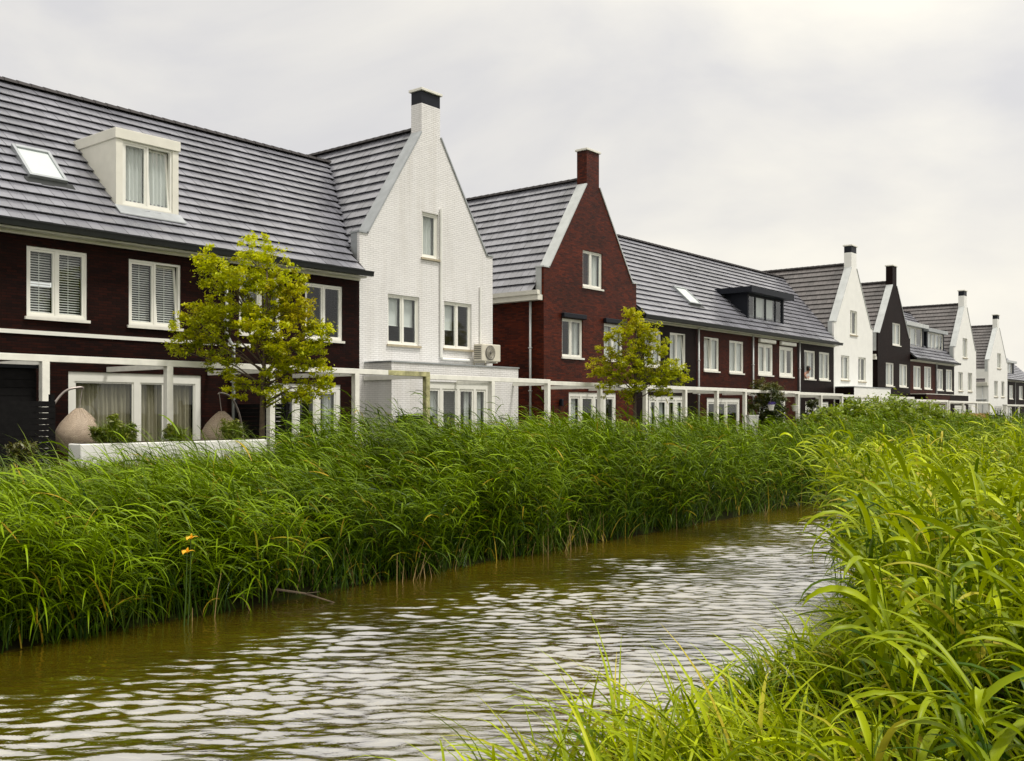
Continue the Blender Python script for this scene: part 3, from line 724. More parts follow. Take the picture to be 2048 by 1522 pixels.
sh = thing('garden_shed', (7.4, 20.6, GZ), 'black wooden shed under the pergola at the left edge, behind the black fence', 'shed')
m_ = MB(); m_.box(5.6, 9.20, 19.62, 21.6, GZ - .1, 3.0); m_.build('body', M['blackwood'], sh)
m_ = MB(); m_.box(5.5, 9.26, 19.53, 21.7, 3.003, 3.07); m_.build('roof', M['anthracite'], sh)
m_ = MB()
for k in range(14): m_.box(5.6, 9.20, 19.60, 19.617, GZ + k * .16, GZ + k * .16 + .15)
m_.build('cladding', M['blackwood'], sh)
# ------------------------------------------------------------------ garden things
gp = thing('planter_wall', (10.8, 17.3, GZ), 'long low white garden planter in front of the two hanging chairs', 'planter')
m_ = MB(); m_.box(8.81, 12.87, 17.10, 17.55, GZ - .1, 1.565); m_.build('trough', M['white_smooth'], gp, bevel=.02)
m_ = MB(); m_.box(8.86, 12.82, 17.15, 17.50, 1.568, 1.58); m_.build('soil', M['soil'], gp)

def egg_chair(label, x, y, side, zh, opa):
    root = thing('hanging_chair', (x, y, GZ), label, 'hanging chair', 'hanging egg chairs in the garden')
    m_ = MB(); n, mrow = 40, 18
    rows = []
    for j in range(mrow + 1):
        t = j / mrow; z = zh - .05 - t * 1.05
        r = .46 * (math.sin(math.pi * min(1, t * .97 + .03)) ** .80) * (0.80 + .28 * t)
        rows.append((r, z))
    op = R(opa)       # opening direction
    grid = {}
    for j, (r, z) in enumerate(rows):
        for k in range(n):
            a_ = 2 * math.pi * k / n
            rr = r * (1 + .035 * (k % 2) + .012 * (j % 2))
            grid[(j, k)] = len(m_.v); m_.v.append((x + rr * math.cos(a_), y + rr * math.sin(a_) * .92, z))
    for j in range(mrow):
        for k in range(n):
            a_ = 2 * math.pi * (k + .5) / n; da = abs((a_ - op + math.pi) % (2 * math.pi) - math.pi)
            if 3 < j < 13 and da < .62: continue
            k2 = (k + 1) % n
            m_.f.append((grid[(j, k)], grid[(j+1, k)], grid[(j+1, k2)], grid[(j, k2)])); m_.m.append(0)
    o = m_.build('basket', M['wicker'], root, smooth=True)
    so = o.modifiers.new('thick', 'SOLIDIFY'); so.thickness = .025
    r_ = MB()
    for k in range(0, n, 2):
        r_.tube([(m_.v[grid[(j, k)]][0] * 1.0, m_.v[grid[(j, k)]][1], m_.v[grid[(j, k)]][2]) for j in range(0, 4)], .010, 5)
    for k in range(0, n, 2):
        r_.tube([m_.v[grid[(j, k)]] for j in range(13, mrow + 1)], .010, 5)
    r_.build('ribs', M['wicker'], o)
    c_ = MB(); c_.lathe(x, y, [(.30, zh - .86), (.36, zh - .80), (.30, zh - .74), (.01, zh - .73)], 20); c_.build('cushion', M['drape'], root, smooth=True)
    s_ = MB(); bx = x + side * .62
    path = [(bx - side * .1, y + .1, GZ + .03), (bx + side * .02, y + .1, GZ + .6), (bx, y + .1, zh - .5), (bx - side * .12, y + .08, zh - .05), (bx - side * .36, y + .04, zh + .28), (x - side * .02, y, zh + .36), (x - side * .08, y, zh + .33)]
    pp = [Vector(p) for p in path]; sm = []
    for i in range(len(pp) - 1):
        p0, p1, p2, p3 = pp[max(i-1, 0)], pp[i], pp[i+1], pp[min(i+2, len(pp)-1)]
        for t in np.linspace(0, 1, 7)[:-1]:
            sm.append(.5 * ((2 * p1) + (-p0 + p2) * t + (2*p0 - 5*p1 + 4*p2 - p3) * t*t + (-p0 + 3*p1 - 3*p2 + p3) * t**3))
    sm.append(pp[-1])
    s_.tube(sm, .024, 8)
    s_.tube([(x + .5 * math.cos(t), y + .1 + .5 * math.sin(t), GZ + .03) for t in np.linspace(0, 2 * math.pi, 33)], .022, 6, caps=False)
    s_.build('stand', M['steel'], root, smooth=True)
    h_ = MB(); h_.tube([(x - side * .06, y, zh + .33), (x, y, zh - .06)], .008, 6); h_.build('rope', M['steel'], root)
    return root
egg_chair('wicker hanging egg chair next to the black fence, curved stand on its left', 9.56, 18.6, -1, 2.26, -15)
egg_chair('wicker hanging egg chair at the right end of the white planter, stand on its right', 12.92, 18.8, 1, 2.20, 50)

bx_ = thing('storage_box', (20.75, 20.5, GZ), 'black garden box against the white extension wall', 'box')
m_ = MB(); m_.box(20.28, 21.30, 20.30, 20.80, GZ, 1.98); m_.build('body', M['anthracite'], bx_, bevel=.02)
m_ = MB(); m_.box(20.24, 21.34, 20.26, 20.82, 1.983, 2.03); m_.build('lid', M['anthracite'], bx_, bevel=.015)

def pot(label, x, y, z0, h, r0, r1, m='frame'):
    root = thing('flower_pot', (x, y, z0), label, 'flower pot')
    m_ = MB(); m_.lathe(x, y, [(.001, z0), (r0, z0), (r1, z0 + h), (r1 + .015, z0 + h), (r1 + .015, z0 + h + .03), (r1 - .02, z0 + h + .03), (r1 - .03, z0 + h * .85), (.001, z0 + h * .85)], 20)
    m_.build('pot', M[m], root, smooth=False)
    return root

# ------------------------------------------------------------------ foliage made of leaf quads (numpy)
def np_mesh(name, verts, quads, mat_, parent=None, tint=None, dry=None, off=None):
    off = np.zeros(3) if off is None else np.array(off)
    me = bpy.data.meshes.new(name)
    nv, nf = len(verts), len(quads)
    me.vertices.add(nv); me.loops.add(nf * 4); me.polygons.add(nf)
    me.vertices.foreach_set('co', (verts - off).astype(np.float32).ravel())
    me.loops.foreach_set('vertex_index', quads.astype(np.int32).ravel())
    me.polygons.foreach_set('loop_start', np.arange(0, nf * 4, 4, dtype=np.int32))
    me.polygons.foreach_set('use_smooth', np.ones(nf, dtype=bool))
    me.update(calc_edges=True)
    for nm, arr in (('tint', tint), ('dry', dry)):
        if arr is not None:
            at = me.attributes.new(nm, 'FLOAT', 'POINT'); at.data.foreach_set('value', arr.astype(np.float32))
    me.materials.append(mat_)
    o = bpy.data.objects.new(name, me); COL.objects.link(o)
    if parent is not None: o.parent = parent
    return o

def blades(base, az, el0, length, width, bend, nseg, roll=None, prof='leaf', tint=None, dry=None, fold=0.0):
    """ribbons: start at base, leave at elevation el0 along azimuth az and bend down by 'bend' radians over their length"""
    n = len(base); k = nseg + 1; s = np.linspace(0, 1, k)
    el = el0[:, None] - bend[:, None] * (s[None, :] ** 1.4)
    step = (length / nseg)[:, None]
    cx = np.cos(el) * step; cz = np.sin(el) * step
    hx = np.concatenate([np.zeros((n, 1)), np.cumsum(.5 * (cx[:, 1:] + cx[:, :-1]), 1)], 1)
    hz = np.concatenate([np.zeros((n, 1)), np.cumsum(.5 * (cz[:, 1:] + cz[:, :-1]), 1)], 1)
    ca, sa = np.cos(az)[:, None], np.sin(az)[:, None]
    C = np.stack([base[:, 0:1] + hx * ca, base[:, 1:2] + hx * sa, base[:, 2:3] + hz], -1)
    side = np.stack([-sa + 0 * el, ca + 0 * el, 0 * el], -1)
    nor = np.stack([-np.sin(el) * ca, -np.sin(el) * sa, np.cos(el)], -1)
    if roll is None: roll = np.zeros(n)
    rl = (roll[:, None] * (0.4 + s[None, :]))[..., None]
    sd = side * np.cos(rl) + nor * np.sin(rl)
    if prof == 'leaf': w = np.interp(s, [0, .12, .35, .7, .9, 1], [.35, .8, 1, .72, .35, .03])
    elif prof == 'grass': w = np.interp(s, [0, .3, .7, 1], [.9, 1, .65, .04])
    else: w = np.interp(s, [0, 1], [1, .45])
    hw = (width[:, None] * w[None, :] * .5)[..., None]
    Lf, Rt = C - sd * hw, C + sd * hw
    if fold:
        md = C - nor * hw * fold
        V = np.stack([Lf, md, Rt], 2); m = 3
    else:
        V = np.stack([Lf, Rt], 2); m = 2
    idx = np.arange(n * k * m).reshape(n, k, m)
    qs = [np.stack([idx[:, :-1, j], idx[:, :-1, j+1], idx[:, 1:, j+1], idx[:, 1:, j]], -1).reshape(-1, 4) for j in range(m - 1)]
    T = np.repeat((tint if tint is not None else RNG.random(n))[:, None], k * m, 1).ravel()
    D0 = (dry if dry is not None else np.zeros(n))[:, None] + .5 * np.clip(s[None, :] - .8, 0, 1) * 2 * (RNG.random(n) < .3)[:, None]
    D = np.repeat(np.clip(D0, 0, 1)[:, :, None], m, 2).ravel()
    return V.reshape(-1, 3), np.concatenate(qs), T, D

def merge(parts):
    off = 0; V = []; Q = []; T = []; D = []
    for v, q, t, d_ in parts:
        V.append(v); Q.append(q + off); T.append(t); D.append(d_); off += len(v)
    return np.concatenate(V), np.concatenate(Q), np.concatenate(T), np.concatenate(D)

def leaf_cloud(centers, radii, counts, size, flat=.6, tintc=None, dryc=None, up=.55, squash=.8):
    """leaf-shaped quads scattered in blobs, denser near the blob's surface"""
    P, Tn, Dn = [], [], []
    for i, (c_, r_, n_) in enumerate(zip(centers, radii, counts)):
        v = RNG.normal(size=(n_, 3)); v /= np.linalg.norm(v, axis=1)[:, None]
        rad = r_ * (RNG.random(n_) ** .45) * (1 + .25 * RNG.normal(size=n_))
        p = np.array(c_) + v * rad[:, None] * np.array([1, 1, squash])
        P.append(p)
        t0 = RNG.random() if tintc is None else tintc[i]
        Tn.append(np.clip(t0 + RNG.normal(size=n_) * .2, 0, 1)); Dn.append(np.clip((0 if dryc is None else dryc[i]) + RNG.normal(size=n_) * .12, 0, 1))
    P = np.concatenate(P); Tn = np.concatenate(Tn); Dn = np.concatenate(Dn); n = len(P)
    nr = RNG.normal(size=(n, 3)); nr[:, 2] = np.abs(nr[:, 2]) + up; nr /= np.linalg.norm(nr, axis=1)[:, None]
    a = np.cross(nr, RNG.normal(size=(n, 3))); a /= np.linalg.norm(a, axis=1)[:, None]; b = np.cross(nr, a)
    s = (size * (.6 + .8 * RNG.random(n)))[:, None]
    V = np.stack([P - a * s, P - b * s * flat * .5 + nr * s * .1, P + a * s, P + b * s * flat * .5 + nr * s * .1], 1).reshape(-1, 3)
    Q = np.arange(n * 4).reshape(n, 4)
    return V, Q, np.repeat(Tn, 4), np.repeat(Dn, 4)

# ------------------------------------------------------------------ ground
def ground_z(X, Y):
    ys = [-400, -3, 0, 2.3, 2.95, 3.4, 3.9, 5.0, 8.0, 8.7, 9.1, 10.5, 12.3, 13.6, 14.6, 15.8, 16.6, 400]
    zs = [.6, .55, .5, .38, .18, -.10, -.6, -.9, -.9, -.45, .02, .16, .55, 1.14, 1.25, 1.0, GZ, GZ]
    z = np.interp(Y, ys, zs)
    near = np.exp(-((Y - 6) / 9) ** 2)
    return z + near * (.05 * np.sin(X * 1.7 + Y * .9) + .04 * np.sin(X * .61 - Y * 2.3) + .03 * np.sin(3.9 * X + 1.3 * Y))

def grid_mesh(name, xs, ys, zf, m, kind='structure'):
    X, Y = np.meshgrid(xs, ys, indexing='ij'); Z = zf(X, Y)
    V = np.stack([X, Y, Z], -1).reshape(-1, 3); idx = np.arange(len(xs) * len(ys)).reshape(len(xs), len(ys))
    Q = np.stack([idx[:-1, :-1], idx[1:, :-1], idx[1:, 1:], idx[:-1, 1:]], -1).reshape(-1, 4)
    o = np_mesh(name, V, Q, m); return tag(o, kind=kind)

def groundmat():
    m, nt, p = mat('ground_cover')
    geo = N(nt, 'ShaderNodeNewGeometry')
    nz = N(nt, 'ShaderNodeTexNoise'); nz.inputs['Scale'].default_value = 2.5; nz.inputs['Detail'].default_value = 9
    L(nt, geo.outputs['Position'], nz.inputs['Vector'])
    rp = N(nt, 'ShaderNodeValToRGB'); e_ = rp.color_ramp.elements
    e_[0].position = .35; e_[0].color = (.010, .008, .004, 1); e_[1].position = .68; e_[1].color = (.022, .030, .005, 1)
    L(nt, nz.outputs['Fac'], rp.inputs['Fac']); L(nt, rp.outputs['Color'], p.inputs['Base Color']); p.inputs['Roughness'].default_value = .95; p.inputs['Specular IOR Level'].default_value = .05
    b = N(nt, 'ShaderNodeBump'); b.inputs['Strength'].default_value = .6; b.inputs['Distance'].default_value = .05
    L(nt, nz.outputs['Fac'], b.inputs['Height']); L(nt, b.outputs['Normal'], p.inputs['Normal'])
    return m
xs = np.concatenate([[-600, -200, -60, -20, -8], np.arange(-4, 40, .4), np.arange(40, 120, 2), [140, 180, 260, 400, 900]])
ys = np.concatenate([[-600, -200, -60, -20, -8], np.arange(-4, 17.2, .3), [18, 20, 24, 30, 50, 100, 300, 900]])
grid_mesh('ground', xs, ys, ground_z, groundmat())

# ------------------------------------------------------------------ water
def watermat():
    m, nt, p = mat('canal_water')
    geo = N(nt, 'ShaderNodeNewGeometry')
    n0 = N(nt, 'ShaderNodeTexNoise'); n0.inputs['Scale'].default_value = .35; n0.inputs['Detail'].default_value = 4
    L(nt, geo.outputs['Position'], n0.inputs['Vector'])
    rp = N(nt, 'ShaderNodeValToRGB'); e_ = rp.color_ramp.elements
    e_[0].position = .3; e_[0].color = (.030, .020, .004, 1); e_[1].position = .7; e_[1].color = (.105, .074, .003, 1)
    L(nt, n0.outputs['Fac'], rp.inputs['Fac']); L(nt, rp.outputs['Color'], p.inputs['Base Color'])
    mp = N(nt, 'ShaderNodeMapping'); mp.vector_type = 'TEXTURE'; mp.inputs['Rotation'].default_value = (0, 0, math.atan2(.63, .7766)); mp.inputs['Scale'].default_value = (.10, .34, 1)
    L(nt, geo.outputs['Position'], mp.inputs['Vector'])
    nz = N(nt, 'ShaderNodeTexNoise'); nz.inputs['Scale'].default_value = 1.0; nz.inputs['Detail'].default_value = 3; nz.inputs['Distortion'].default_value = .5
    L(nt, mp.outputs['Vector'], nz.inputs['Vector'])
    b = N(nt, 'ShaderNodeBump'); b.inputs['Strength'].default_value = .36; b.inputs['Distance'].default_value = .03
    L(nt, nz.outputs['Fac'], b.inputs['Height']); L(nt, b.outputs['Normal'], p.inputs['Normal'])
    p.inputs['Roughness'].default_value = .04; p.inputs['IOR'].default_value = 8.0; p.inputs['Specular IOR Level'].default_value = .5
    return m
_w = []
rw = np.random.default_rng(3)
for i in range(70):
    lam = rw.uniform(.075, .26) if i > 5 else rw.uniform(.35, .8)
    th = math.atan2(.63, .7766) + rw.normal() * .24
    k = 2 * math.pi / lam
    _w.append((k * math.cos(th), k * math.sin(th), rw.uniform(0, 6.28), (.0022 if i > 5 else .0024) * lam / .5 * rw.uniform(.5, 1.2)))
def wave_z(X, Y):
    z = 0
    for kx, ky, ph, am in _w:
        s_ = np.sin(kx * X + ky * Y + ph); z = z + am * (s_ - .30 * np.cos(2 * (kx * X + ky * Y + ph)))
    calm = np.clip((9.6 - Y) / 3.0, .3, 1)
    return z * calm * (1 + .45 * np.sin(X * .83 + 1 + .7 * np.sin(Y * 1.1)) * np.sin(Y * 1.3 + .5 * X) + .25 * np.sin(2.3 * X - 1.7 * Y))
xs = np.concatenate([[-60, -20, -6], np.arange(2, 12, .018), np.arange(12, 26, .034), np.arange(26, 60, .2), [70, 100, 160, 300]])
ys = np.concatenate([np.arange(2.5, 9.7, .022)])
grid_mesh('water', xs, ys, wave_z, watermat())

# ------------------------------------------------------------------ reeds
WIND = math.atan2(.55, -.83)      # the wind blows the blades towards the left bank, to the left of the picture
def reed_bed(P, height, nleaf, lw, ll, nseg, stemw, lean=.22, out=None, leafseg_fold=0.0, drybase=.06, topbias=.3, bendm=1.25, windspread=.9, elr=(.55, 1.25)):
    n = len(P); az = WIND + RNG.normal(size=n) * .8
    parts = []
    ln = np.clip(lean + RNG.normal(size=n) * .1, 0, .6)
    if out is not None: az = np.where(RNG.random(n) < out, -1.9 + RNG.normal(size=n) * .6, az); ln = ln + .35 * out * RNG.random(n)
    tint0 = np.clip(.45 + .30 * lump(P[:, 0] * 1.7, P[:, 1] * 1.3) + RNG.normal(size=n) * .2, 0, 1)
    parts.append(blades(P, az, np.full(n, math.pi / 2) - ln * .3, height, np.full(n, stemw), ln, 4, roll=RNG.random(n) * 3, prof='stem', tint=tint0 * .25, dry=(RNG.random(n) < .025) * .8))  # stem tint kept low, painting in the shade inside the stand
    s_ = np.linspace(0, 1, 5)
    for j in range(nleaf):
        f = topbias + (1 - topbias) * (j + RNG.random(n) * .9) / nleaf
        e_ = (math.pi / 2 - ln * .3) - ln * f * .5
        base = P + np.stack([np.cos(e_) * np.cos(az) * height * f, np.cos(e_) * np.sin(az) * height * f, np.sin(e_) * height * f], -1)
        la = np.where(RNG.random(n) < .25, az, WIND) + RNG.normal(size=n) * windspread
        up = RNG.random(n)
        le = np.where(up < .8, RNG.uniform(elr[0], elr[1], n), RNG.uniform(.1, .6, n))
        bd = bendm * (.5 + RNG.random(n) * 1.15)
        L_ = ll * (.55 + .75 * RNG.random(n)) * (1.1 - .35 * f)
        dr = ((RNG.random(n) < drybase * (1.6 - f)) * RNG.uniform(.4, 1, n))
        parts.append(blades(base, la, le, L_, lw * (.6 + .7 * RNG.random(n)), bd, nseg, roll=RNG.normal(size=n) * .5, tint=np.clip(tint0 * .55 + .28 * f + RNG.normal(size=n) * .16, 0, 1), dry=dr, fold=leafseg_fold))  # tint drops with height on the stem, painting in shade lower down
    return merge(parts)

def scatter(x0, x1, y0, y1, dens):
    n = int((x1 - x0) * (y1 - y0) * dens)
    return np.stack([RNG.uniform(x0, x1, n), RNG.uniform(y0, y1, n)], -1)

def lump(X, Y, s=1.0): return np.sin(X * 1.3 * s + 2 * np.sin(Y * .9)) * .5 + np.sin(X * .47 * s - Y * .8 + 1) * .5
def top_left(X):          # height of the reed tops above the water along the left bank
    return np.interp(X, [-10, 8.6, 11.0, 14, 18, 30, 80], [1.12, 1.16, 1.84, 1.90, 1.74, 1.68, 1.78])

parts = []
for (x0, x1, dens, nl, sg, lw, ll) in ((-7, 1.5, 60, 9, 4, .022, .6), (1.5, 9, 160, 13, 5, .020, .62), (9, 17, 150, 12, 4, .021, .52), (17, 30, 90, 10, 3, .021, .44), (30, 52, 50, 7, 3, .032, .48), (52, 100, 20, 6, 2, .045, .55)):
    P2 = scatter(x0, x1, 8.95, 13.4, dens)
    edge = 8.98 + .12 * np.sin(P2[:, 0] * 1.9) + .12 * np.sin(P2[:, 0] * .7 + 1) + .06 * np.sin(P2[:, 0] * 5.1)
    back = np.interp(P2[:, 0], [0, 8, 10.5, 20, 80], [11.7, 11.8, 13.2, 13.4, 13.4])
    ok = (P2[:, 1] > edge) & (P2[:, 1] < back) & ((P2[:, 1] < 11.0) | (RNG.random(len(P2)) < .75)) & (RNG.random(len(P2)) < np.clip(.62 + .75 * lump(P2[:, 0] * 2.1 + 1, P2[:, 1] * 2.3), .12, 1)); P2 = P2[ok]; edge = edge[ok]
    gz = ground_z(P2[:, 0], P2[:, 1])
    h_ = top_left(P2[:, 0]) - np.maximum(gz, 0) + .19 * lump(P2[:, 0], P2[:, 1]) + .09 * np.sin(P2[:, 0] * 4.3 + 3 * P2[:, 1]) + RNG.normal(size=len(P2)) * .12 + (RNG.random(len(P2)) < .06) * RNG.uniform(.15, .45, len(P2))
    front = np.clip((P2[:, 1] - edge) / .7, 0, 1); h_ *= .80 + .20 * front
    h_ = np.maximum(h_, .35)
    P3 = np.column_stack([P2, np.minimum(gz, .1) * 0 + np.maximum(gz, -.05)])
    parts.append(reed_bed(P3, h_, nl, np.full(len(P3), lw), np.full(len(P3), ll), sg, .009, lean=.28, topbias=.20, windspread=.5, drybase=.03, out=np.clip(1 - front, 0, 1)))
# extra blades at the foot of the stand, coloured dark in place of shade
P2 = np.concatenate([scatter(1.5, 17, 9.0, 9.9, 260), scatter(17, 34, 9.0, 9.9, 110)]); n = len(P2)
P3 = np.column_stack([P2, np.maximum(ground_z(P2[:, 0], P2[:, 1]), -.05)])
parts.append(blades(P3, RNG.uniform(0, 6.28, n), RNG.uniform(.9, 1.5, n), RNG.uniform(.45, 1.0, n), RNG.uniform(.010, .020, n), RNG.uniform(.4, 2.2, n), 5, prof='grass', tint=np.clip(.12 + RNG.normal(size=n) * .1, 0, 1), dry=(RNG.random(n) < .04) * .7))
v, q, t, d_ = merge(parts)
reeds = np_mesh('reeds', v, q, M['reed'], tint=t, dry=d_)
tag(reeds, 'dense wind-blown green reeds along the far bank below the houses', 'reeds', kind='stuff')

# dead stalks at the waterline of the far bank
n = 130; X = np.concatenate([RNG.uniform(2.5, 30, n // 2), RNG.normal(8.6, 1.3, n // 4), RNG.normal(12.5, .7, n - n // 2 - n // 4)])
Yv = 8.92 + .18 * np.sin(X * 1.9) + RNG.random(n) * .28
P3 = np.column_stack([X, Yv, np.full(n, -.05)])
v, q, t, d_ = merge([blades(P3, RNG.uniform(0, 6.28, n), RNG.uniform(1.0, 1.57, n), RNG.uniform(.15, .75, n), np.full(n, .011), RNG.uniform(0, .6, n), 4, prof='stem')])
tag(np_mesh('dead_reed_stalks', v, q, M['straw'], tint=t, dry=d_), 'dry straw coloured stalks at the waterline of the far bank', 'reeds', kind='stuff')

# short rough grass on the bank between reeds and gardens
P2 = np.concatenate([scatter(2.5, 17, 11.3, 15.6, 330), scatter(17, 60, 12.8, 15.5, 60)])
P3 = np.column_stack([P2, ground_z(P2[:, 0], P2[:, 1])]); n = len(P3)
pr = [blades(P3, WIND + RNG.normal(size=n) * 1.4, RNG.uniform(.6, 1.4, n), RNG.uniform(.16, .42, n) * (1 + .3 * lump(P2[:, 0], P2[:, 1])), RNG.uniform(.008, .018, n), RNG.uniform(.5, 1.6, n), 3, prof='grass', tint=np.clip(.35 + .25 * lump(P2[:, 0], P2[:, 1], 1.4) + RNG.normal(size=n) * .2, 0, 1), dry=(RNG.random(n) < .2) * RNG.random(n))]
P4 = np.concatenate([scatter(3, 13, 13.2, 15.2, 26), scatter(8.5, 13, 14, 16, 70)]); P4 = np.column_stack([P4, ground_z(P4[:, 0], P4[:, 1])]); n = len(P4)
pr.append(blades(P4, WIND + RNG.normal(size=n) * .5, RNG.uniform(.7, 1.3, n), RNG.uniform(.5, .95, n), RNG.uniform(.010, .02, n), RNG.uniform(.3, 1.2, n), 4, prof='grass'))
v, q, t, d_ = merge(pr)
tag(np_mesh('bank_grass', v, q, M['grass'], tint=t, dry=d_), 'rough grass on top of the far bank in front of the gardens', 'grass', kind='stuff')

# near bank: tall broad-leaved reeds -----------------------------------------
def near_zone(P2):
    X, Y = P2[:, 0], P2[:, 1]
    edge = np.interp(X, [0, 4, 6, 8.5, 10.5, 12, 16, 20, 60], [2.92, 3.02, 3.16, 3.25, 3.7, 4.5, 4.9, 4.7, 4.2]) + .12 * np.sin(X * 2.1) + .06 * np.sin(X * 5.3)
    return Y < edge
parts = []
P2 = scatter(3.6, 10.5, -.8, 3.9, 40); P2 = P2[near_zone(P2)]
P2 = P2[P2[:, 1] < .345 * P2[:, 0] - .12 + .15 * np.sin(P2[:, 0] * 4)]
P2 = P2[RNG.random(len(P2)) < np.interp(np.hypot(P2[:, 0], P2[:, 1]), [3.6, 5.2, 6.5], [.3, .62, 1])]
dist = np.hypot(P2[:, 0], P2[:, 1]); gz = ground_z(P2[:, 0], P2[:, 1])
tz = np.interp(dist, [3.5, 5, 7, 10], [1.18, 1.30, 1.38, 1.25])
h_ = np.maximum(.4, tz - gz + .14 * lump(P2[:, 0], P2[:, 1], 2) + RNG.normal(size=len(P2)) * .16)
P3 = np.column_stack([P2, gz])
parts.append(reed_bed(P3, h_, 8, np.full(len(P3), .034), np.full(len(P3), .56), 8, .010, lean=.12, leafseg_fold=.5, drybase=.07, topbias=.15, bendm=1.55, windspread=1.2, elr=(.8, 1.4)))
for (x0, x1, dens, nl, sg, lw, ll) in ((10, 16, 85, 8, 5, .030, .50), (16, 30, 55, 7, 3, .032, .5), (30, 70, 22, 6, 3, .042, .55)):
    P2 = scatter(x0, x1, -1.5 if x0 < 16 else 0, 5.0, dens); P2 = P2[near_zone(P2)]
    gz = ground_z(P2[:, 0], P2[:, 1])
    h_ = np.maximum(.4, 1.02 - gz + .16 * lump(P2[:, 0], P2[:, 1]) + RNG.normal(size=len(P2)) * .13)
    P3 = np.column_stack([P2, np.maximum(gz, -.05)])
    parts.append(reed_bed(P3, h_, nl, np.full(len(P3), lw), np.full(len(P3), ll), sg, .010, lean=.26, topbias=.2, bendm=1.35))
v, q, t, d_ = merge(parts)
tag(np_mesh('near_reeds', v, q, M['reed_near'], tint=t, dry=d_), 'tall bright green broad-leaved reeds on the near bank', 'reeds', kind='stuff')

# near bank: sedge and grass at the camera's side
P2 = scatter(3.2, 10.5, -.5, 3.75, 270); P2 = P2[near_zone(P2)]; P2 = P2[(P2[:, 1] > .34 * P2[:, 0] - .1) | (RNG.random(len(P2)) < .3)]
P3 = np.column_stack([P2, np.maximum(ground_z(P2[:, 0], P2[:, 1]), -.02)]); n = len(P3)
pr = [blades(P3, WIND + RNG.normal(size=n) * 1.3, RNG.uniform(.8, 1.45, n), RNG.uniform(.25, .68, n) * np.interp(P2[:, 0], [4.5, 7.5], [1.2, .9]) * (1 + .4 * lump(P2[:, 0], P2[:, 1], 2.2)), RNG.uniform(.011, .026, n), RNG.uniform(.6, 2.0, n), 6, prof='grass', roll=RNG.normal(size=n) * .4, fold=.3,
             tint=np.clip(.5 + .25 * lump(P2[:, 0], P2[:, 1], 2) + RNG.normal(size=n) * .2, 0, 1), dry=(RNG.random(n) < .12) * RNG.random(n))]
v, q, t, d_ = merge(pr)
tag(np_mesh('near_grass', v, q, M['reed_near'], tint=t, dry=d_), 'arching grass and sedge blades on the near bank at the water edge', 'grass', kind='stuff')

# ------------------------------------------------------------------ trees
def tree(label, x, y, gz, trunk_h, crown, seed, name='street_tree'):
    """crown: list of blobs (dx,dy,z,r,n,tint,dry)"""
    rg = random.Random(seed)
    root = thing(name, (x, y, gz), label, 'tree')
    tb = MB(); topz = max(c_[2] for c_ in crown)
    path = []
    for i in range(9):
        t = i / 8; path.append((x + .05 * math.sin(t * 5 + seed), y + .04 * math.cos(t * 4), gz - .1 + (topz - .2 - gz) * t))
    tb.tube(path, [.065 * (1 - .85 * i / 8) + .008 for i in range(9)], 9)
    for c_ in crown:
        zb = gz + trunk_h * .8 + (c_[2] - gz - trunk_h * .8) * .55 - rg.uniform(0, .25); zb = max(gz + trunk_h * .7, min(zb, topz - .4))
        s_ = Vector((x, y, zb)); e_ = Vector((x + c_[0], y + c_[1], c_[2])); m1 = s_.lerp(e_, .5) + Vector((rg.uniform(-.1, .1), rg.uniform(-.1, .1), .12))
        tb.tube([s_, s_.lerp(m1, .5), m1, m1.lerp(e_, .5), e_], [.026, .02, .015, .011, .006], 6)
        for _ in range(5):
            d2 = Vector((rg.uniform(-1, 1), rg.uniform(-1, 1), rg.uniform(-.3, 1))) * c_[3]
            st = m1.lerp(e_, rg.random()); tb.tube([st, st + d2 * .5 + Vector((0, 0, .03)), st + d2], [.008, .006, .003], 5)
    tb.build('trunk', M['bark'], root, smooth=True)
    cs, rs, ns, ts, ds = [], [], [], [], []
    for c_ in crown:
        k = max(4, int(c_[4] / 17))
        for _ in range(k):
            u = Vector((rg.gauss(0, 1), rg.gauss(0, 1), rg.gauss(0, .75))).normalized() * c_[3] * (rg.random() ** .5) * 1.22
            cs.append((x + c_[0] + u.x, y + c_[1] + u.y, c_[2] + u.z)); rs.append(rg.uniform(.06, .19)); ns.append(45)
            ts.append(min(1, max(0, c_[5] + rg.uniform(-.25, .25)))); ds.append(min(1, max(0, c_[6] + rg.uniform(-.15, .15))))
    v, q, t, d_ = leaf_cloud(cs, rs, ns, .040, flat=.9, tintc=ts, dryc=ds, squash=.62)
    np_mesh('crown', v, q, M['tree'], root, t, d_, off=root.location)
    return root

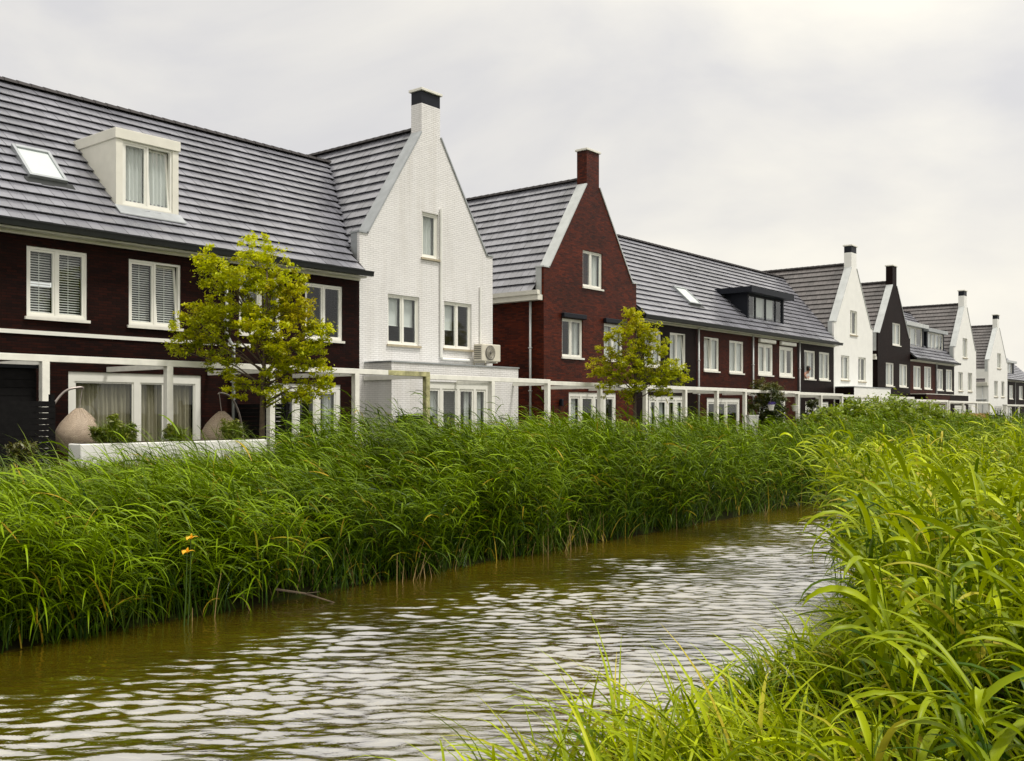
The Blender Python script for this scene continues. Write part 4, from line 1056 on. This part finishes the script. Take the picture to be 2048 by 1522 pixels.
# picture axes on the ground: 'rt' runs to the right of the picture
RT = Vector((.63, -.7766, 0))
def blob(r_, dp, z, rad, n, tint=.6, dry=.1): return (RT.x * r_ + .7766 * dp, RT.y * r_ + .63 * dp, z, rad, n, tint, dry)
tree('larger yellow-green young tree before the aubergine brick house', 13.36, 17.85, .72, 1.9, [
   blob(-.15, 0, 5.55, .45, 700, .75), blob(.15, .2, 5.15, .55, 900, .7), blob(-.45, -.2, 5.0, .5, 800, .65), blob(-1.25, .1, 5.5, .26, 320, .8), blob(-1.2, .1, 5.0, .30, 330, .7), blob(-.85, .1, 5.15, .26, 260, .7),
   blob(.55, .1, 4.7, .5, 800, .4, .35), blob(.75, .1, 4.25, .38, 520, .4, .4), blob(-.2, .3, 4.45, .55, 850, .45), blob(-.75, -.1, 4.35, .5, 750, .55), blob(-1.35, .0, 4.30, .42, 600, .6, .2), blob(-1.7, 0, 3.85, .42, 560, .5, .15),
   blob(-1.2, .3, 3.75, .45, 600, .4), blob(-1.0, .1, 3.30, .35, 380, .45), blob(-1.9, .1, 3.5, .2, 160, .5), blob(.1, -.3, 3.85, .55, 900, .65, .2), blob(.6, .0, 3.55, .5, 800, .55, .25), blob(1.05, .1, 3.6, .30, 380, .6), blob(1.3, 0, 3.95, .24, 230, .7), blob(1.1, .1, 3.15, .32, 380, .6),
   blob(-.55, -.1, 2.75, .3, 300, .6), blob(.2, -.1, 2.75, .38, 420, .55), blob(.95, .0, 2.6, .34, 380, .55), blob(1.35, .1, 2.75, .2, 160, .7), blob(.6, .1, 2.45, .25, 200, .5), blob(.35, .1, 3.2, .4, 520, .5)], 3)
tree('smaller yellow-green young tree before the dark red gable house', 28.75, 17.9, .72, 1.9, [
   blob(-.15, 0, 5.5, .30, 330, .7, .3), blob(.05, .1, 5.1, .42, 520, .6, .4), blob(-.35, -.1, 4.75, .45, 560, .65, .25), blob(.5, .0, 4.85, .35, 380, .7, .2), blob(-.85, 0, 4.75, .25, 190, .8, .2), blob(.15, .1, 4.45, .5, 700, .5, .25),
   blob(-.9, .1, 4.1, .42, 520, .55, .4), blob(.75, 0, 4.25, .42, 560, .6, .15), blob(-.2, -.2, 3.95, .6, 900, .5, .15), blob(-1.3, 0, 3.6, .36, 400, .6, .35), blob(-.7, .1, 3.45, .5, 700, .5, .15), blob(.3, .1, 3.5, .6, 900, .4, .15),
   blob(1.1, .1, 3.75, .40, 480, .6, .1), blob(1.5, 0, 3.4, .32, 320, .6, .1), blob(.95, -.1, 3.2, .5, 650, .45, .1), blob(-.9, 0, 3.05, .38, 380, .6, .1), blob(-.1, -.1, 3.0, .45, 520, .5), blob(.9, 0, 2.85, .35, 330, .5), blob(-.3, 0, 2.65, .3, 240, .5)], 8)

def shrub(label, x, y, gz, blobs, m='shrub', name='garden_shrub', size=.04, cat='shrub', spiky=False, stem=True):
    root = thing(name, (x, y, gz), label, cat)
    cs, rs, ns, ts, ds = [], [], [], [], []
    for (dx, dy, z, r_, n_, ti, dr) in blobs:
        k = max(3, n_ // 22)
        for _ in range(k):
            u = np.array([random.gauss(0, 1), random.gauss(0, 1), random.gauss(0, .8)]); u = u / np.linalg.norm(u) * r_ * random.random() ** .5
            cs.append((x + dx + u[0], y + dy + u[1], z + u[2])); rs.append(max(.07, r_ * .35)); ns.append(40); ts.append(min(1, max(0, ti + random.uniform(-.3, .3)))); ds.append(max(0, dr + random.uniform(-.1, .1)))
    parts_ = [leaf_cloud(cs, rs, ns, size, flat=.8, tintc=ts, dryc=ds)]
    if spiky:
        nn = 420; b0 = np.tile([x, y, gz], (nn, 1)) + RNG.normal(size=(nn, 3)) * [.10, .10, .02]
        hmax = max(b_[2] + b_[3] for b_ in blobs) - gz
        parts_.append(blades(b0, RNG.uniform(0, 6.28, nn), RNG.uniform(.6, 1.5, nn), RNG.uniform(.6, 1.15, nn) * hmax, np.full(nn, .012), RNG.uniform(.2, 1.3, nn), 4, prof='grass'))
    v, q, t, d_ = merge(parts_); np_mesh('foliage', v, q, M[m], root, t, d_, off=root.location)
    if stem:
        tb = MB()
        for (dx, dy, z, r_, n_, ti, dr) in blobs: tb.tube([(x, y, gz - .05), (x + dx * .5, y + dy * .5, gz + (z - gz) * .6), (x + dx, y + dy, z)], [.02, .015, .008], 5)
        tb.build('stem', M['bark'], root, smooth=True)
    return root
shrub('wide bushy plant in the white planter, beside the left hanging chair', 9.55, 17.32, 1.6, [(-.25, 0, 1.72, .2, 400, .4, .1), (.1, 0, 1.82, .25, 600, .6, .2), (.4, 0, 1.72, .2, 350, .4, .1)], 'grass', spiky=True)
shrub('small round plant in the middle of the white planter', 10.84, 17.32, 1.6, [(0, 0, 1.74, .18, 450, .5, .25)], 'grass', spiky=True)
shrub('round plant in the white planter in front of the right hanging chair', 12.15, 17.32, 1.6, [(0, 0, 1.78, .24, 650, .55, .25)], 'grass', spiky=True)
shrub('low brownish shrub below the black fence at the left edge', 7.35, 16.6, GZ, [(-.35, 0, 1.35, .28, 380, .5, .3), (.15, 0, 1.45, .26, 400, .5, .35)], 'shrub')
shrub('dense dark leafy climber growing over a white pergola', 42.6, 19.45, GZ, [(-.6, .1, 3.25, .42, 700, .75, .3), (.5, .1, 3.2, .42, 700, .75, .25), (1.2, .1, 3.1, .4, 600, .75, .3), (0, 0, 2.75, .55, 1000, .4, .05), (.9, 0, 2.6, .5, 900, .35, .05), (.5, -.1, 2.1, .6, 1100, .2, 0), (-.3, 0, 1.9, .55, 900, .2, 0), (.9, 0, 1.6, .6, 1000, .2, .05), (.1, 0, 1.3, .6, 900, .2, .05), (-1.1, .2, 2.4, .4, 450, .35, .2)], 'shrub', 'climbing_plant', .06, 'climber')
shrub('low dark shrub between the leafy climber and the black house', 46.9, 19.0, GZ, [(0, 0, 1.5, .5, 700, .3, .1), (.8, 0, 1.3, .45, 600, .3, .1), (-.7, 0, 1.6, .5, 600, .35, .15)], 'shrub', size=.06)
shrub('tall thin shrub by the french doors of the black house', 49.9, 20.3, GZ, [(0, 0, 1.9, .45, 600, .35, .05), (.1, 0, 2.5, .35, 450, .4, .05), (0, 0, 1.3, .5, 600, .2, .05)], 'shrub', size=.06)
shrub('dark shrub below the farthest pergola', 124.0, 24.0, GZ, [(0, 0, 1.6, 1.0, 700, .25, .05), (2.5, 0, 1.5, .9, 600, .25, .05), (5.0, 0, 1.7, 1.0, 700, .25, .05)], 'shrub', size=.14)
# bright bushes growing among the far reeds
for i, (bx0, by0, hz, rr, lab) in enumerate((
    (33.0, 12.9, 1.9, .75, 'bright green bush where the near and far reeds meet'),
    (36.5, 13.2, 2.22, .85, 'bright green bush in front of the second white gable extension'),
    (41.0, 13.4, 2.4, .95, 'tallest bright green bush, before the black brown gable'),
    (46.5, 13.6, 2.25, .95, 'bright green bush before the brick extension with dark dormers above'),
    (53.0, 13.8, 1.8, .95, 'bright green bush left of the raw brown fence'))):
    shrub(lab, bx0, by0, .9, [(0, 0, hz - rr * .55, rr, 3400, .6, .1), (rr * .9, .2, hz - rr * .8, rr * .8, 2200, .5, .1), (-rr * .9, 0, hz - rr * .85, rr * .8, 2200, .5, .1), (rr * .2, -.5, hz - rr * 1.0, rr * .8, 2200, .45, .1)], 'bush', 'wild_bush', .08, 'bush')

p1 = pot('white flower pot with violet flowers hung before the leafy climber', 41.55, 18.75, 2.20, .22, .10, .14)
v, q, t, d_ = leaf_cloud([(41.55, 18.75, 2.50), (41.66, 18.7, 2.52)], [.12, .1], [90, 70], .035); np_mesh('flowers', v, q, M['violet'], p1, t, d_, off=p1.location)
m_ = MB()
for k in (-.1, .1): m_.tube([(41.55 + k, 18.75, 2.44), (41.55, 18.75, 2.99)], .004, 4)
m_.tube([(41.55, 18.75, 2.99), (41.55, 19.36, 3.03)], .012, 5); m_.build('hanger', M['steel'], p1)
p2 = pot('white flower pot hung right of the leafy climber', 44.75, 19.0, 2.16, .25, .10, .15)
m_ = MB(); m_.tube([(44.64, 19.0, 2.42), (44.75, 19.0, 2.99)], .004, 4); m_.tube([(44.86, 19.0, 2.42), (44.75, 19.0, 2.99)], .004, 4); m_.tube([(44.75, 19.0, 2.99), (44.75, 19.36, 3.03)], .012, 5); m_.build('hanger', M['steel'], p2)
v, q, t, d_ = leaf_cloud([(44.75, 19.0, 2.45)], [.11], [90], .035); np_mesh('flowers', v, q, M['bush'], p2, t, d_, off=p2.location)
tp = thing('tall_planter', (39.1, 18.5, GZ), 'tall white tapered planter left of the leafy climber', 'planter')
m_ = MB(); m_.lathe(39.1, 18.5, [(.001, GZ), (.20, GZ), (.29, 1.95), (.31, 1.95), (.31, 2.0), (.26, 2.0), (.25, 1.9), (.001, 1.9)], 4); m_.build('pot', M['white_smooth'], tp)
nn = 60; v, q, t, d_ = blades(np.tile([39.1, 18.5, 1.9], (nn, 1)) + RNG.normal(size=(nn, 3)) * [.07, .07, 0], RNG.uniform(0, 6.28, nn), RNG.uniform(.8, 1.5, nn), RNG.uniform(.15, .4, nn), np.full(nn, .012), RNG.uniform(.2, 1, nn), 4, prof='grass')
np_mesh('foliage', v, q, M['grass'], tp, t, d_, off=tp.location)

# yellow flag irises in the far reeds
def iris(label, x, y, z, hgt):
    root = thing('iris_flower', (x, y, z), label, 'flower', 'yellow irises in the reeds')
    s_ = MB(); s_.tube([(x, y, z), (x + .01, y - .02, z + hgt * .5), (x + .0, y - .05, z + hgt)], [.008, .007, .005], 6); s_.build('stem', M['grass'], root)
    P0 = np.tile([x, y - .05, z + hgt], (6, 1)); az = np.array([0, 2.09, 4.19, 1.05, 3.14, 5.24]) - .5
    el = np.array([.9, .9, .9, 1.4, 1.4, 1.4]); ln_ = np.array([.11, .11, .11, .06, .06, .06]); wd = np.array([.055, .055, .055, .03, .03, .03]); bd = np.array([2.3, 2.3, 2.3, .5, .5, .5])
    v, q, t, d_ = blades(P0, az, el, ln_, wd, bd, 6, prof='leaf'); np_mesh('petals', v, q, M['petal'], root, t, d_, off=root.location)
iris('upper yellow iris flower hanging out of the dark reeds', 5.64, 8.78, 0, .87)
iris('lower yellow iris flower just below the other one', 5.57, 8.74, 0, .74)
stk = thing('driftwood_stick', (7.2, 8.8, 0), 'thin brown stick poking out of the far bank over the water', 'stick')
m_ = MB(); m_.tube([(6.85, 8.95, .17), (7.1, 8.75, .11), (7.38, 8.5, -.02)], [.014, .011, .006], 6); m_.build('branch', M['bark'], stk); m_ = MB(); m_.tube([(7.1, 8.75, .11), (7.2, 8.62, .13)], [.006, .003], 5); m_.build('twig', M['bark'], stk)

# ------------------------------------------------------------------ person at the open window
def skin_chain(name, verts, edges, radii, m, parent):
    me = bpy.data.meshes.new(name); off = parent.location
    me.from_pydata([tuple(Vector(p) - off) for p in verts], edges, [])
    o = bpy.data.objects.new(name, me); COL.objects.link(o); o.parent = parent
    sk = o.modifiers.new('skin', 'SKIN'); 
    for i, r_ in enumerate(radii):
        me.skin_vertices[0].data[i].radius = (r_, r_)
    me.skin_vertices[0].data[0].use_root = True
    su = o.modifiers.new('sub', 'SUBSURF'); su.levels = 1; su.render_levels = 2
    me.materials.append(m); return o
pe = thing('person', (53.4, 22.1, 3.3), 'person with dark hair and a white top leaning out of an open upper window', 'person')
px_, py_ = 53.40, 21.86
vts = [(px_, 22.35, 3.55), (px_, 22.18, 3.95), (px_, 22.0, 4.28), (px_ + .01, 21.90, 4.40), (px_ + .02, 21.84, 4.52), (px_ + .02, 21.80, 4.62),
       (px_ - .17, 22.02, 4.26), (px_ - .22, 21.96, 4.08), (px_ - .06, 21.90, 4.02), (px_ + .19, 22.02, 4.26), (px_ + .24, 21.96, 4.08), (px_ + .08, 21.90, 4.02)]
try:
    me_t = bpy.data.meshes.new('t'); 
    o_ = bpy.data.objects.new('body', bpy.data.meshes.new('body')); me = o_.data
    me.from_pydata([tuple(Vector(p) - pe.location) for p in vts], [(0,1),(1,2),(2,3),(3,4),(4,5),(2,6),(6,7),(7,8),(2,9),(9,10),(10,11)], [])
    COL.objects.link(o_); o_.parent = pe; o_.modifiers.new('skin', 'SKIN')
    if not me.skin_vertices:
        with bpy.context.temp_override(object=o_, active_object=o_): bpy.ops.mesh.customdata_skin_add()
    for i, r_ in enumerate([.14, .15, .13, .055, .085, .085, .07, .05, .035, .07, .05, .035]): me.skin_vertices[0].data[i].radius = (r_, r_)
    me.skin_vertices[0].data[0].use_root = True
    su = o_.modifiers.new('sub', 'SUBSURF'); su.levels = 1; su.render_levels = 2
    me.materials.append(M['skin'])
except Exception as ex: print('person', ex)
m_ = MB(); m_.lathe(px_ + .02, 21.86, [(.001, 4.73), (.06, 4.72), (.105, 4.66), (.115, 4.58), (.11, 4.50), (.10, 4.44)], 14); m_.v = [(x, y + .03, z) for x, y, z in m_.v]; m_.build('hair', M['hair'], pe, smooth=True)
m_ = MB(); m_.tube([(px_, 22.36, 3.55), (px_, 22.19, 3.95), (px_, 22.02, 4.24), (px_, 21.97, 4.34)], [.17, .18, .17, .09], 12); m_.build('shirt', M['shirt'], pe, smooth=True)

# ------------------------------------------------------------------ sky, sun, camera
wd = bpy.data.worlds.new('World'); SC.world = wd; wd.use_nodes = True
nt = wd.node_tree; bg = nt.nodes['Background']; bg.inputs['Strength'].default_value = .1
SUN_EL, SUN_AZ = 66, 155         # azimuth clockwise from +Y: behind the camera and a little to the right
sky = N(nt, 'ShaderNodeTexSky'); sky.sky_type = 'NISHITA'; sky.sun_disc = False; sky.sun_elevation = R(SUN_EL); sky.sun_rotation = R(SUN_AZ); sky.air_density = 1.5; sky.dust_density = 3
tc = N(nt, 'ShaderNodeTexCoord')
mp = N(nt, 'ShaderNodeMapping'); mp.inputs['Scale'].default_value = (1.0, 1.0, 2.2); mp.inputs['Location'].default_value = (.35, .1, .2)
L(nt, tc.outputs['Generated'], mp.inputs['Vector'])
n1 = N(nt, 'ShaderNodeTexNoise'); n1.inputs['Scale'].default_value = 2.1; n1.inputs['Detail'].default_value = 7; n1.inputs['Roughness'].default_value = .5; n1.inputs['Distortion'].default_value = .3
L(nt, mp.outputs['Vector'], n1.inputs['Vector'])
rp = N(nt, 'ShaderNodeValToRGB'); e_ = rp.color_ramp.elements
e_[0].position = .34; e_[0].color = (.615, .605, .61, 1); e_[1].position = .56; e_[1].color = (.87, .83, .735, 1)
L(nt, n1.outputs['Fac'], rp.inputs['Fac'])
sx = N(nt, 'ShaderNodeSeparateXYZ'); L(nt, tc.outputs['Generated'], sx.inputs['Vector'])
mr = N(nt, 'ShaderNodeMapRange'); mr.inputs['From Min'].default_value = .38; mr.inputs['From Max'].default_value = 1.0; mr.inputs['To Min'].default_value = 12.2; mr.inputs['To Max'].default_value = 15.0
L(nt, sx.outputs['Z'], mr.inputs['Value'])
# brighter cloud on the sun's side
dt = N(nt, 'ShaderNodeVectorMath', operation='DOT_PRODUCT'); sd = Vector((math.sin(R(SUN_AZ)) * math.cos(R(SUN_EL)), math.cos(R(SUN_AZ)) * math.cos(R(SUN_EL)), math.sin(R(SUN_EL)))); dt.inputs[1].default_value = sd
L(nt, tc.outputs['Generated'], dt.inputs[0])
mr2 = N(nt, 'ShaderNodeMapRange'); mr2.inputs['From Min'].default_value = .2; mr2.inputs['From Max'].default_value = 1; mr2.inputs['To Min'].default_value = 0; mr2.inputs['To Max'].default_value = 3
L(nt, dt.outputs['Value'], mr2.inputs['Value'])
ad = N(nt, 'ShaderNodeMath', operation='ADD'); L(nt, mr.outputs['Result'], ad.inputs[0]); L(nt, mr2.outputs['Result'], ad.inputs[1])
sc_ = N(nt, 'ShaderNodeVectorMath', operation='SCALE'); L(nt, rp.outputs['Color'], sc_.inputs[0]); L(nt, ad.outputs[0], sc_.inputs['Scale'])
mx = N(nt, 'ShaderNodeMix', data_type='RGBA'); mx.inputs['Factor'].default_value = .93
L(nt, sky.outputs['Color'], mx.inputs['A']); L(nt, sc_.outputs['Vector'], mx.inputs['B']); L(nt, mx.outputs['Result'], bg.inputs['Color'])

sl = bpy.data.lights.new('sun', 'SUN'); sl.energy = 3.1; sl.angle = R(10); sl.color = (1, .955, .88)
so_ = bpy.data.objects.new('sun', sl); COL.objects.link(so_); so_.rotation_euler = sd.to_track_quat('Z', 'Y').to_euler(); so_.location = (0, -20, 40)

cd_ = bpy.data.cameras.new('camera'); cam = bpy.data.objects.new('camera', cd_); COL.objects.link(cam)
cam.location = (0, 0, 2.15); cam.rotation_euler = (R(90), 0, -math.atan2(.7766, .63))
cd_.sensor_width = 36; cd_.lens = 36 * 1967 / 2048; cd_.shift_y = 62 / 2048; cd_.clip_end = 3000; cd_.clip_start = .05
SC.camera = cam
vs = SC.view_settings; vs.view_transform = 'Standard'; vs.look = 'None'; vs.exposure = 0; vs.gamma = 1
SC.cycles.max_bounces = 8; SC.cycles.transparent_max_bounces = 12; SC.cycles.use_denoising = True
